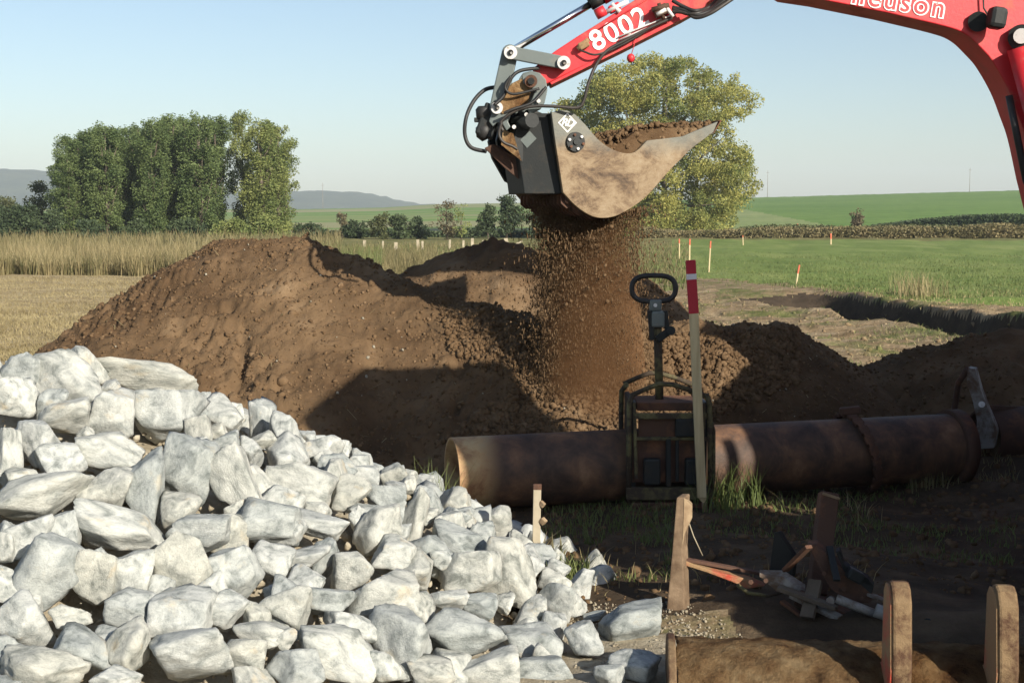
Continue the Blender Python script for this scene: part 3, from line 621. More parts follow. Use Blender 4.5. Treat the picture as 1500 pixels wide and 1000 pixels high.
hedge('hedge', (1080, 1620), 129, 125, M['bush'], 1.25, 'darker low hedge just behind the brown weeds of the meadow edge', 63, 11000, 0.28)
hedge('hedge', (430, 900), 132, 132, M['bush_dark'], 1.0, 'low dark field hedge behind the bushes left of the falling soil', 64, 9000, 0.3)
# tall dry grass strip at the left
rng = np.random.default_rng(77)
def strip_points(n, px0, px1, Y0, Y1, p=1.0):
    px = rng.uniform(px0, px1, n); Y = Y0+(Y1-Y0)*rng.uniform(0, 1, n)**p; Y = Y + 1.0*vnoise(px*0.05, px*0, seed=4); x = (px-750)/F_PX*Y
    return np.stack([x, Y, ground_h(x, Y)], -1)
def hvar(p, base, seed): return base*rng.uniform(0.45, 1.1, len(p))*(1+0.42*fbm(p[:, 0]*0.5, p[:, 1]*0.4, oct=3, seed=seed))
p = strip_points(13000, -250, 440, 43.5, 60, 1.3); blades('dry_grass', p, hvar(p, 0.85, 1), 0.022, M['dry'], rng, 0.3, seg=2, label='tall dry yellow grass in a strip below the poplars')
p = strip_points(26000, -250, 470, 43.4, 70, 1.2); blades('weeds', p, hvar(p, 0.75, 2), 0.035, M['weed'], rng, 0.4, label='olive weeds mixed into the dry grass strip')
p = strip_points(9000, -250, 500, 70, 108); blades('weeds', p, hvar(p, 1.0, 2), 0.07, M['weed'], rng, 0.4, label='weeds between the dry grass and the poplars')
p = strip_points(7000, 420, 640, 38, 60); p[:, 0] += 0; blades('tall_weeds', p, hvar(p, 0.85, 6), 0.03, M['weed'], rng, 0.4, label='tall olive weeds behind the right shoulder of the soil heap')
p = strip_points(3500, 420, 560, 40, 60); blades('green_grass', p, hvar(p, 0.8, 7), 0.04, M['grass'], rng, 0.4, label='green reeds behind the right shoulder of the soil heap')
p = strip_points(12000, 520, 1010, 36, 100, 1.4); blades('rough_grass', p, hvar(p, 0.33, 8), 0.03, M['weed'], rng, 0.7, label='rough low grass behind the soil heaps')
p = strip_points(9000, 520, 1010, 34, 90, 1.4); blades('green_grass', p, hvar(p, 0.25, 9), 0.03, M['grass'], rng, 0.7, label='low green grass behind the soil heaps')
# meadow grass near its edge and on the worked ground
def edge_pts(n, px0, px1, py0, py1):
    px = rng.uniform(px0, px1, n); py = rng.uniform(py0, py1, n); Y = CAM_H*F_PX/(py-322); x = (px-750)/F_PX*Y; k = (np.abs(trench(x, Y)) < 0.09); x, Y = x[k], Y[k]
    return np.stack([x, Y, ground_h(x, Y)], -1)
p = edge_pts(26000, 990, 1700, 372, 440); lim = np.interp((p[:, 0]/p[:, 1])*F_PX+750, [990, 1170, 1260, 1500, 1700], [404, 424, 437, 449, 455]); p = p[322+CAM_H*F_PX/p[:, 1] < lim+2]
blades('meadow_grass', p, hvar(p, 0.10, 10), 0.02, M['grass'], rng, 0.8, label='short green meadow grass')
p = edge_pts(9000, 980, 1600, 415, 560); nz = fbm(p[:, 0]*0.45, p[:, 1]*0.45, oct=3, seed=90); p = p[nz > 0.18]
blades('grass_tufts', p, hvar(p, 0.09, 11), 0.012, M['grass'], rng, 0.9, label='sparse grass tufts on the rutted ground')
p = edge_pts(900, 1130, 1500, 424, 452); blades('dry_weeds', p, hvar(p, 0.10, 12), 0.018, M['dry'], rng, 0.6, label='dry weeds along the far lip of the trench')
c = P(1345, 437, 30.5)
def tuft(name, x, y, n, h, wd, mat, spread, label, lean=0.35, kind=None, cat='grass tuft'):
    q = np.clip(rng.normal(size=(n, 2)), -1.6, 1.6)*spread; pts = np.stack([x+q[:, 0], y+q[:, 1], ground_h(x+q[:, 0], y+q[:, 1])], -1)
    o = blades(name, pts, h, wd, mat, rng, lean, seg=3, kind=None); return tag(o, label, cat, kind=kind)
tuft('grass_tuft', c.x, c.y, 260, 0.62, 0.012, M['dry'], 0.32, 'tall dry straw-coloured tuft standing at the meadow edge beyond the trench')
p = edge_pts(5200, 990, 1550, 425, 560); blades('straw_litter', p, hvar(p, 0.05, 15), 0.012, M['dry'], rng, 2.2, label='straw litter on the rutted ground')
n = 42000; px = rng.uniform(-60, 420, n); py = 406+rng.uniform(0, 1, n)**1.3*125; Y = CAM_H*F_PX/(py-322); x = (px-750)/F_PX*Y; p = np.stack([x, Y, ground_h(x, Y)], -1)
blades('stubble', p, hvar(p, 0.07, 16), 0.012, M['dry'], rng, 1.4, label='cut stubble stalks on the pale field')
# rubble clods on the worked ground
x = rng.uniform(1.2, 9.5, 5000); y = rng.uniform(11.5, 30, 5000); k = (x/y*F_PX+750 < 1600) & (np.abs(trench(x, y)) < 0.3); x, y = x[k], y[k]
tag(pebbles('ground_clods', np.stack([x, y, ground_h(x, y)], -1), 0.008+0.045*rng.uniform(0, 1, len(x))**5, M['worked'], rng), 'clods and rubble on the rutted ground right of the heap', kind='stuff')

# ------------------------------------------------------------------ far masts, posts, stakes
def mast(px, y0, y1, Y, label):
    x = P(px, y1, Y).x; z1 = P(px, y0, Y).z; z0 = float(ground_h(np.array([x]), np.array([Y]))[0])
    r = thing('power_mast', label, 'mast', (x, Y, z0)); k = Y/F_PX
    MB().tube([(0, 0, -1), (0, 0, z1-z0)], [0.40*k, 0.28*k], 6).build('pole', M['steel'], r)
    MB().bar((-2.2*k, 0, (z1-z0)*0.93), (2.2*k, 0, (z1-z0)*0.93), .35*k, .35*k).build('crossarm', M['steel'], r)
mast(473, 268, 306, 900, 'thin grey mast rising above the blue hill, right of the poplars')
mast(1124, 250, 292, 640, 'thin grey mast on the green hill beside the big tree')
mast(1420, 246, 284, 640, 'thin grey mast on the green hill crest near the right edge')
def post(px, yb, yt, dx, wpx, label, Y=None, dy=0):
    Y = Y or CAM_H*F_PX/(yb-322); x0 = (px-750)/F_PX*Y; z0 = float(ground_h(np.array([x0]), np.array([Y]))[0]); top = P(px+dx, yt, Y+dy)
    mb = MB((x0, Y, z0)); mb.bar((x0, Y, z0-0.1), top, wpx/F_PX*Y, wpx/F_PX*Y, bev=0.004)
    o = mb.build('fence_post', M['wood_grey'], None, (x0, Y, z0)); return tag(o, label, 'fence post', 'pale posts behind the soil heaps')
POSTS = [(534, 361, 352, 0, 4), (561, 362, 353, 0, 2.5), (580, 362, 355, 0, 5), (613, 362, 351, -1, 4), (619, 362, 353, 0, 3), (659, 360, 351, 0, 3), (679, 360, 352, 0, 3), (692, 360, 349, 0, 4), (711, 360, 352, -3, 3.5), (741, 360, 349, -1, 4), (746, 360, 349, -4, 3)]
PL = ['leftmost pale fence post beyond the soil heap', 'thin pale post second from the left beyond the soil heap', 'short thick pale post third from the left', 'left post of the close pair in the far fence', 'right post of the close pair in the far fence', 'thin pale post below the tall brownish bush', 'thin pale post below the yellow-green sapling', 'upright pale post left of the tilted thin post', 'tilted thin post left of the leaning rail', 'upright pale post holding the leaning rail', 'slanting pale post right next to the rail post']
for (px, yb, yt, dx, wp), lb in zip(POSTS, PL): post(px, yb+4, yt, dx, wp, lb)
rl = MB(P(722, 361, 88)); rl.bar(P(721, 361, 88), P(742, 351, 88), .1, .1); tag(rl.build('fence_rail', M['wood_grey'], None, P(722, 361, 88)), 'pale rail leaning against a post left of the falling soil', 'rail')
rl = MB(P(754, 360, 88)); rl.bar(P(753, 359, 88), P(765, 353, 88), .1, .1); tag(rl.build('fence_rail', M['wood_grey'], None, P(754, 360, 88)), 'short pale rail at the very edge of the falling soil', 'rail')
def far_stake(px, yb, yt, dx, wpx, label, red=0.25, Y=None):
    Y = Y or CAM_H*F_PX/(yb-322); x0 = (px-750)/F_PX*Y; z0 = float(ground_h(np.array([x0]), np.array([Y]))[0]); b = Vector((x0, Y, z0)); top = P(px+dx, yt, Y)
    s = wpx/F_PX*Y; r = thing('survey_stake', label, 'survey stake', b, 'red-topped survey stakes in the field'); m_ = b.lerp(top, 1-red)
    MB(b).bar(b-Vector((0, 0, .1)), m_, s, s*.6).build('shaft', M['wood'], r); MB(b).bar(m_, top, s*1.04, s*.63).build('painted_top', M['wood_orange'], r)
far_stake(1038, 398, 353, 3, 3.0, 'orange-topped stake right of the tall red stake top, second from left', 0.22)
far_stake(1009.5, 392, 350, 1, 3.2, 'orange-topped stake right behind the tall red-topped stake', 0.2)
far_stake(995, 380, 350, 0, 2.6, 'thin orange-topped stake left of the tall red-topped stake', 0.2)
far_stake(1166, 420, 388, 5, 3.2, 'leaning red-topped stake at the left end of the trench', 0.45)
far_stake(1216, 359, 342, 1, 3.0, 'red-topped stake far off at the hedge beyond the meadow', 0.5)
far_stake(1088, 360, 345, 0, 2.0, 'pale far stake at the hedge right of the big tree', 0.15)
far_stake(1168, 338, 328, 0, 3.2, 'pale short post in front of the pale field', 0.1, 133)

# ------------------------------------------------------------------ stones
def rock_mesh(seed, n_pl=13, lvl=4):
    rg = np.random.default_rng(seed); bm = bmesh.new(); bmesh.ops.create_icosphere(bm, subdivisions=lvl, radius=1)
    Vd = np.array([v.co[:] for v in bm.verts]); Vd /= np.linalg.norm(Vd, axis=1)[:, None]
    N = rg.normal(size=(n_pl, 3)); N /= np.linalg.norm(N, axis=1)[:, None]
    N = np.concatenate([N, np.eye(3)*[1], -np.eye(3)]); N[n_pl:] += rg.normal(size=(6, 3))*0.28; N /= np.linalg.norm(N, axis=1)[:, None]
    h = rg.uniform(0.52, 0.95, len(N)); h[n_pl:] = rg.uniform(0.72, 0.95, 6)
    dd = Vd @ N.T; q = np.where(dd > 0.05, h/np.maximum(dd, 0.05), 9.0)
    p_ = 130.0; r = (q**-p_).sum(1)**(-1/p_)
    pts = Vd*r[:, None]
    r2 = 0.05*fbm(pts[:, 0]*1.8+seed, pts[:, 1]*1.8, pts[:, 2]*1.8, 3, seed) + 0.018*fbm(pts[:, 0]*6, pts[:, 1]*6, pts[:, 2]*6+seed, 3, seed+4)
    r3 = -0.05*np.maximum(0, fbm(pts[:, 0]*2.5, pts[:, 1]*2.5+seed, pts[:, 2]*2.5, 2, seed+9)-0.35)
    pts = Vd*(r+r2+r3)[:, None]
    pts = (pts-(pts.max(0)+pts.min(0))/2); pts /= (pts.max(0)-pts.min(0))/2
    for v, c in zip(bm.verts, pts): v.co = c
    for f in bm.faces: f.smooth = True
    me = bpy.data.meshes.new('stone'); bm.to_mesh(me); bm.free(); me.materials.append(M['stone']); return me
ROCKS = [rock_mesh(100+i, 6+(i % 4)*2) for i in range(34)]
def zl(lst, ox, oy, s): return [(ox+a/s, oy+b/s, c/s, d/s, e) for a, b, c, d, e in lst]
ST = zl([(95,195,190,140,10),(310,220,290,230,0),(520,145,170,150,-10),(645,215,360,140,5),(900,245,140,150,30),(1045,300,180,150,20),(950,375,180,150,20),(1200,350,150,90,0),(1310,400,110,90,10),
 (740,370,260,220,-10),(480,365,190,190,0),(60,300,160,160,0),(290,400,220,150,-15),(160,500,170,180,0),(250,570,200,160,-25),(460,540,260,170,10),(30,560,130,240,0),(80,655,150,120,20),(190,720,400,180,-15),
 (620,670,170,290,10),(450,690,200,200,20),(800,620,220,270,20),(860,460,110,160,0),(960,500,130,110,0),(1130,400,110,180,5),(1240,480,150,200,10),(1390,520,150,130,20),(1030,690,180,330,-30),(1280,670,300,180,12),
 (1430,670,110,190,0),(1150,850,250,190,5),(1370,850,250,110,5),(510,880,380,190,15),(780,800,160,160,0),(870,890,250,160,-10),(30,940,80,130,0),(130,900,200,180,0),(270,890,150,190,0)], 0, 480, 2.942)
ST += zl([(230,460,320,340,25),(50,520,150,170,0),(130,690,270,260,10),(350,670,170,110,0),(470,480,190,260,5),(650,470,190,230,5),(650,640,220,170,10),(870,680,300,270,10),(900,430,270,300,-30),
 (1150,470,230,260,0),(1330,400,200,170,0),(1400,620,190,230,20),(1100,650,230,180,-15),(400,830,280,200,0),(620,830,200,280,15),(200,930,400,180,10),(930,870,380,250,-5),(1300,770,300,120,15),(1200,860,200,160,0),(560,980,220,110,0)], 0, 700, 3.333)
ST += zl([(240,60,130,90,10),(420,180,160,130,25),(280,150,150,120,0),(520,240,90,200,20),(60,300,110,90,0),(380,290,160,170,0),(440,370,150,110,0),(665,250,90,80,30),(690,325,200,100,12),(765,310,90,110,30),
 (720,440,210,150,0),(880,450,230,220,20),(1030,550,130,140,20),(620,400,80,70,0),(750,570,130,90,0),(290,440,150,130,0),(120,480,130,110,0),(60,560,170,180,30),(120,390,160,80,0),(210,550,170,100,0),
 (400,540,250,180,0),(520,590,130,130,0),(640,560,140,90,0),(460,700,220,210,10),(280,640,190,90,10),(230,750,290,190,25),(80,800,200,140,0),(30,690,110,80,0),(700,680,280,170,10),(940,700,220,140,20),
 (940,590,110,110,0),(1020,660,90,120,20),(990,810,190,110,0),(780,800,220,160,0),(580,810,160,100,0),(410,800,150,130,0)], 400, 660, 2.5)
FLOOR = zl([(1140,700,150,130,5),(1310,635,235,145,3),(1320,800,190,110,20),(1235,835,120,90,0),(1180,605,90,36,-20)], 400, 660, 2.5)
def hit(px, py, fn):
    r = ray(px, py); t = 3.0; prev = 1
    while t < 14:
        p = CAMP+r*t; z = max(float(fn(np.array(p.x), np.array(p.y))), 0.0)
        if p.z < z: return p, t
        t += 0.01
    return None, None
placed = []
stones = []
rg = random.Random(4)
def put_stone(p, wv, hv, dv, ax, k, roll=None):
    """ax: 3x3 frame (columns = stone's own axes)"""
    o = link('stone', ROCKS[k % len(ROCKS)]); o.rotation_mode = 'QUATERNION'
    o.matrix_world = Matrix.Translation(p) @ ax.to_4x4() @ Matrix.Diagonal((wv, hv, dv, 1)); stones.append((o, p, 2*max(wv, hv), wv, hv)); placed.append((p.copy(), max(wv, hv, dv))); return o
PERM = [Matrix(((1,0,0),(0,1,0),(0,0,1))), Matrix(((0,1,0),(0,0,1),(1,0,0))), Matrix(((0,0,1),(1,0,0),(0,1,0))), Matrix(((-1,0,0),(0,1,0),(0,0,-1)))]
for i, (px, py, w_, h_, a) in enumerate(ST):
    p, t = hit(px, py, stone_core)
    if p is None: continue
    zz = t*1.0; W = w_/F_PX*zz*0.57; H = h_/F_PX*zz*0.57; Dp = (W*H)**0.5*rg.uniform(0.75, 1.0)
    an = math.radians(-a); r_ = RGT*math.cos(an)+UPV*math.sin(an); u_ = -RGT*math.sin(an)+UPV*math.cos(an); f_ = r_.cross(u_)
    ax = Matrix((r_, u_, f_)).transposed(); q = ray(px, py)
    # the frame's axes are permuted so that the facets differ from stone to stone
    pm = PERM[i % 4]; A2 = ax @ pm; dims = pm.transposed() @ Vector((W, H, Dp)); dims = Vector([abs(v) for v in dims])
    put_stone(p - q*0.02, dims.x, dims.y, dims.z, A2, i*7+3)
n_hand = len(stones)
# stones that fill the heap between and below those, and its flanks
rngf = np.random.default_rng(12); tries = 0
while len(stones) < n_hand+172 and tries < 40000:
    tries += 1; x = rngf.uniform(-4.6, 0.7); y = rngf.uniform(4.2, 8.6); z = float(stone_core(np.array(x), np.array(y)))
    if z < -0.02: continue
    r = rngf.uniform(0.045, 0.115); p = Vector((x, y, z-0.45*r))
    vis = proj(x, y, z); inside = -60 < vis[0] < 1000 and vis[1] < 1080 and y < 7.2
    if any((p-q).length < (0.62 if j < n_hand else 0.86)*(r+s_) for j, (q, s_) in enumerate(placed)): continue
    if not inside and rngf.uniform() < 0.85: continue
    u = Matrix(rand_rot(1, rngf)[0].tolist()); put_stone(p, r*rngf.uniform(.9, 1.25), r*rngf.uniform(.75, 1.05), r*rngf.uniform(.7, 1), u, tries)
for i, (px, py, w_, h_, a) in enumerate(FLOOR):
    g = P(px, py+h_*0.42, 5); r = ray(px, py+h_*0.35); t = (0.0-CAM_H)/r.z; p = CAMP+r*t; W = w_/F_PX*p.y*0.52; H = h_/F_PX*p.y*0.52
    p.z = H*0.72; p.y += H*0.5; put_stone(p, W, H*1.2, H*0.98, Matrix.Rotation(math.radians(-a), 3, 'Z'), i*5+11)
# the flanks of the heap outside the photo: the same kind of stone, joined
LOW = [rock_mesh(100+i, 6+(i % 4)*2, 3) for i in range(8)]
LV = []
for me_ in LOW:
    a_ = np.empty(len(me_.vertices)*3, np.float32); me_.vertices.foreach_get('co', a_); f_ = np.empty(len(me_.polygons)*3, np.int32); me_.polygons.foreach_get('vertices', f_); LV.append((a_.reshape(-1, 3), f_.reshape(-1, 3)))
vs, fs, off, far_p = [], [], 0, []
for _ in range(9000):
    x = rngf.uniform(-5.3, 0.9); y = rngf.uniform(3.6, 9.2); z = float(stone_core(np.array(x), np.array(y)))
    if z < -0.02 or len(far_p) > 330: continue
    vis = proj(x, y, z)
    if -70 < vis[0] and vis[1] < 1090 and y < 7.3: continue
    r = rngf.uniform(0.08, 0.16); p = Vector((x, y, z-0.45*r))
    if vis[0] > -70 and y >= 7.3: p.z -= 0.05
    if any((p-q).length < 0.80*(r+s_) for q, s_ in far_p) or any((p-q).length < 0.8*(r+s_) for q, s_ in placed): continue
    far_p.append((p, r)); v_, f_ = LV[len(far_p) % 8]; R_ = rand_rot(1, rngf)[0]
    vs.append((v_*rngf.uniform(.75, 1.15, 3)*r) @ R_.T + np.array(p)); fs.append(f_+off); off += len(v_)
tag(link('heap_stones', mesh_np('heap_stones', np.concatenate(vs), np.concatenate(fs), True), M['stone']), 'pale stones on the flanks of the heap outside the photo', kind='stuff')
# labels for the stones
def words(o, p, wv, hv):
    px, py = proj(p.x, p.y, p.z); ext = max(wv, hv)*2
    s = 'large' if ext > 0.36 else ('small' if ext < 0.22 else 'medium-sized'); asp = max(wv, hv)/min(wv, hv)
    sh = 'long' if asp > 1.7 else ('oblong' if asp > 1.3 else 'blocky'); return px, py, s, sh
SPECIAL = {1: 'large squared pale block on the top edge of the stone heap, near the left', 3: 'long rounded stone on the heap top, touching the small round one behind', 28: 'long pale slab high on the right shoulder of the heap', 27: 'tall slab leaning steeply in the middle of the stone heap'}
ORD = ['first', 'second', 'third', 'fourth', 'fifth', 'sixth', 'seventh', 'eighth', 'ninth', 'tenth', 'eleventh', 'twelfth', 'thirteenth', 'fourteenth', 'fifteenth', 'sixteenth', 'seventeenth', 'eighteenth', 'nineteenth', 'twentieth', 'twenty-first', 'twenty-second', 'twenty-third', 'twenty-fourth', 'twenty-fifth', 'twenty-sixth', 'twenty-seventh', 'twenty-eighth', 'twenty-ninth', 'thirtieth']
rows = {}
for i, (o, p, e, wv, hv) in enumerate(stones):
    px, py, s_, sh = words(o, p, wv, hv)
    if px < -25 or py > 1020: tag(o, 'pale grey stone of the heap lying outside the photo edge', 'stone', 'pale broken stones of the heap'); continue
    rows.setdefault(int((py-500)//42), []).append((px, i, s_, sh))
for r_, key in enumerate(sorted(rows)):
    for c_, (px, i, s_, sh) in enumerate(sorted(rows[key])):
        lab = SPECIAL.get(i) or '%s %s stone, %s from the left in the %s row below the heap top' % (s_, sh, ORD[min(c_, 29)], ORD[r_])
        tag(stones[i][0], lab, 'stone', 'pale broken stones of the heap')
fl = [o for o, *_ in stones[-5:]]
for o, lb in zip(fl, ['squared pale stone on the gravel at the heap foot', 'single big pale stone lying apart on the gravel right of the heap', 'pale stone at the bottom edge beside the muddy red bucket', 'dark-sided stone at the bottom edge on the gravel', 'thin flat sliver of stone between heap and single big stone']):
    tag(o, lb, 'stone', 'pale broken stones of the heap')
# core of the heap (grit between the stones)
xs = np.arange(-5.4, 1.2, 0.03); ys = np.arange(3.4, 9.6, 0.03); X, Y = np.meshgrid(xs, ys); Z = stone_core(X, Y)-0.19+0.02*fbm(X*12, Y*12, oct=3, seed=8)
ix = np.arange(X.size).reshape(X.shape); kz = Z > -0.06; k = kz[:-1, :-1] | kz[1:, :-1] | kz[:-1, 1:] | kz[1:, 1:]
q = np.stack([ix[:-1, :-1], ix[:-1, 1:], ix[1:, 1:], ix[1:, :-1]], -1)[k]; u, inv = np.unique(q, return_inverse=True)
tag(link('stone_grit', mesh_np('stone_grit', np.stack([X, Y, Z], -1).reshape(-1, 3)[u], inv.reshape(-1, 4), True), M['grit']), 'beige grit filling the gaps of the stone heap', kind='stuff')
xr = rng.uniform(-4.2, 0.8, 5000); yr = rng.uniform(4.2, 7.4, 5000); zr = stone_core(xr, yr); k = zr > 0; xr, yr, zr = xr[k], yr[k], zr[k]
tag(pebbles('stone_chips', np.stack([xr, yr, zr-0.12], -1), 0.006+0.02*rng.uniform(0, 1, len(xr))**3, M['grit'], rng), 'small chips between the big stones', kind='stuff')
# gravel on the ground
x = rng.uniform(-0.2, 3.4, 15000); y = rng.uniform(4.4, 6.9, 15000); k = (y < 6.0+0.3*vnoise(x*1.2, y, seed=55)-2.5*np.maximum(x-.8, 0)); x, y = x[k], y[k]
tag(pebbles('gravel', np.stack([x, y, ground_h(x, y)+0.002], -1), 0.004+0.009*rng.uniform(0, 1, len(x))**3, M['grit'], rng, OCT, OCF), 'fine beige gravel between stone heap and muddy bucket', kind='stuff')
# patch of gravelly ground (4 mm above the ground)
xs = np.arange(-0.6, 4.4, 0.05); ys = np.arange(3.4, 6.7, 0.05); X, Y = np.meshgrid(xs, ys); Z = ground_h(X, Y)+0.004-0.03*sstep(5.8, 6.2, Y+0.3*vnoise(X*1.2, Y, seed=55)+2.5*np.maximum(X-.8, 0))
ix = np.arange(X.size).reshape(X.shape); q = np.stack([ix[:-1, :-1], ix[:-1, 1:], ix[1:, 1:], ix[1:, :-1]], -1).reshape(-1, 4)
tag(link('gravel_path', mesh_np('gravel_path', np.stack([X, Y, Z], -1).reshape(-1, 3), q, True), M['grit']), kind='structure')
# foreground clods and grass in the shade
x = rng.uniform(-0.9, 5.5, 5200); y = rng.uniform(6.2, 9.6, 5200)
tag(pebbles('ground_crumbs', np.stack([x, y, ground_h(x, y)], -1), 0.006+0.03*rng.uniform(0, 1, len(x))**3.5, M['crumb'], rng), 'soil crumbs on the ground around the pipe', kind='stuff')
def grass_zone(px0, px1, py0, py1, n, h, mat, label, seed, thr=0.0, wd=0.008, lean=0.8):
    p = edge_pts(n, px0, px1, py0, py1); nz = fbm(p[:, 0]*1.6, p[:, 1]*1.6, oct=3, seed=seed); p = p[nz > thr]
    return blades('ground_grass', p, hvar(p, h, seed), wd, mat, rng, lean, seg=3, label=label)
grass_zone(790, 1010, 740, 860, 1800, 0.07, M['grass'], 'green grass left of the leaning wooden post', 101, -0.1)
grass_zone(1040, 1500, 715, 880, 3600, 0.05, M['grass'], 'green grass in the shade in front of the pipe', 102, 0.2)
grass_zone(1040, 1500, 690, 720, 700, 0.06, M['weed'], 'weeds at the foot of the pipe', 103, 0.0)
grass_zone(800, 1300, 740, 880, 350, 0.13, M['dry'], 'dry grass stalks in the shaded grass', 104, 0.0, 0.005, 0.9)
c = P(820, 850, 6.55); tuft('grass_tuft', c.x, 6.6, 170, 0.15, 0.009, M['grass'], 0.085, 'bright green grass tuft at the foot of the small broken stake', 0.9)
c = P(630, 775, 7.6); tuft('grass_tuft', c.x-0.02, 7.65, 130, 0.42, 0.009, M['grass'], 0.08, 'green grass blades behind the stone heap, left of the pipe mouth', 0.5)
c = P(795, 815, 6.95); tuft('weed_plant', c.x, 6.85, 90, 0.16, 0.02, M['bush_brown'], 0.06, 'withered brown weed beside the small broken stake', 0.9, cat='plant')
c = P(1345, 692, 9.0); tuft('grass_tuft', c.x, 8.85, 90, 0.22, 0.009, M['weed'], 0.07, 'thin sunlit grass tuft below the right part of the pipe', 0.6)
c = P(1060, 725, 8.2); tuft('grass_tuft', c.x, 8.15, 150, 0.30, 0.009, M['grass'], 0.12, 'shaded grass tuft right of the pipe lifting clamp', 0.6)

# ------------------------------------------------------------------ pipes
def tube_wall(pa, pb, ro, ri, seg=64, n=24, origin=None, dent=0.0):
    o = Vector(origin) if origin else Vector((0, 0, 0)); a, b = Vector(pa)-o, Vector(pb)-o; x = (b-a).normalized(); y = Vector((0, 0, 1)).cross(x).normalized(); z = x.cross(y)
    bm = bmesh.new(); rings = []
    prof = [(0, ro)] + [(t, ro) for t in np.linspace(0.004, 0.996, n)] + [(1, ro), (1, ri)] + [(0, ri)]
    prof = [(0, ro)] + [(t, ro) for t in np.linspace(0.004, 0.996, n)] + [(1, ro), (1, ri), (0.5, ri), (0, ri)]
    for t, r in prof: rings.append([bm.verts.new(a.lerp(b, t)+(y*math.cos(2*math.pi*k/seg)+z*math.sin(2*math.pi*k/seg))*r) for k in range(seg)])
    m_ = len(rings)
    for i in range(m_):
        for k in range(seg):
            f = bm.faces.new((rings[i][k], rings[i][(k+1) % seg], rings[(i+1) % m_][(k+1) % seg], rings[(i+1) % m_][k]))
            f.smooth = i not in (0, m_-1) 
    bmesh.ops.recalc_face_normals(bm, faces=bm.faces); me = bpy.data.meshes.new('pipe'); bm.to_mesh(me); bm.free(); return me
PR = 0.222
PA = P(662, 697, 8.14); PA.z = PR+0.0; PB = Vector((P(1400, 655, 9.02).x, 9.02, PR+0.02))
pdir = (PB-PA).normalized()
# pipe material: dark rust with sunlight painted in as a lighter first half metre
m, nt, b = mat_new('rusty_pipe', 0.65, 0.35); v = pos(nt); sx = nt.nodes.new('ShaderNodeSeparateXYZ'); nt.links.new(v, sx.inputs[0])
n1 = n_noise(nt, 5, 8, 0.65, v, .3)
dk = n_ramp(nt, n1.outputs['Fac'], [(0.33, (0.040, 0.026, 0.020)), (0.48, (0.085, 0.050, 0.034)), (0.60, (0.15, 0.080, 0.045)), (0.74, (0.26, 0.15, 0.085))])
lt = n_ramp(nt, n1.outputs['Fac'], [(0.35, (0.22, 0.11, 0.055)), (0.5, (0.42, 0.27, 0.13)), (0.68, (0.50, 0.40, 0.22))])
ma = nt.nodes.new('ShaderNodeMath'); ma.operation = 'MULTIPLY_ADD'; nt.links.new(n1.outputs['Fac'], ma.inputs[0]); ma.inputs[1].default_value = 0.25; nt.links.new(sx.outputs[0], ma.inputs[2])
mr = nt.nodes.new('ShaderNodeMapRange'); nt.links.new(ma.outputs[0], mr.inputs[0]); mr.inputs[1].default_value = PA.x+0.30; mr.inputs[2].default_value = PA.x+0.42
nt.links.new(n_mix(nt, mr.outputs[0], lt.outputs[0], dk.outputs[0]), b.inputs['Base Color']); n_bump(nt, n_noise(nt, 26, 7, 0.7, v).outputs['Fac'], b, 0.45, 0.012); M['pipe'] = m
root = thing('steel_pipe', 'long rusty steel pipe lying in front of the soil heap', 'pipe', PA)
link('pipe_wall', tube_wall(PA, PB, PR, PR-0.014, origin=PA), M['pipe'], root)
q = PA.lerp(PB, 0.99); MB(PA).tube([q-pdir*.03, q+pdir*0.06], PR+0.028, 48).build('end_collar', M['rust'], root)
# second pipe behind the ring at the right
P2 = P(1440, 640, 9.6); P2.z = 0.22; P3 = P2+Vector((3.5, 1.1, 0.0))
root = thing('steel_pipe', 'second dark pipe running out at the right edge behind the ring clamp', 'pipe', P2); link('pipe_wall', tube_wall(P2, P3, 0.2, 0.186, 48, 6, P2), M['rust'], root)
# chain clamp around pipe
def ring_pts(c, x, r, n=40, a0=0, a1=2*math.pi, tilt=0):
    y = Vector((0, 0, 1)).cross(x).normalized(); z = x.cross(y); return [c+(y*math.cos(a0+(a1-a0)*k/n)+z*math.sin(a0+(a1-a0)*k/n))*r + x*tilt*math.sin(a0+(a1-a0)*k/n) for k in range(n+1)]
cc = PA.lerp(PB, 0.785); root = thing('pipe_chain', 'black chain clamp wrapped round the pipe right of the tall stake', 'chain clamp', cc)
pts = ring_pts(cc, pdir, PR+0.034, 46, tilt=-0.07)
for k in range(46):
    a, b_ = pts[k], pts[k+1]; d_ = (b_-a); mb = MB(cc); rad = ((a+b_)/2-cc).normalized()
    mb.bar(a-d_*.18, b_+d_*.18, 0.062 if k % 2 else 0.042, 0.028, up=rad, bev=.003); mb.build('chain_link', M['rust'], root)
tp = pts[12]; MB(cc).bar(tp+Vector((-.06, -.02, .02)), tp+Vector((.07, -.03, .035)), .05, .05, bev=.01).build('tension_lug', M['rust'], root)
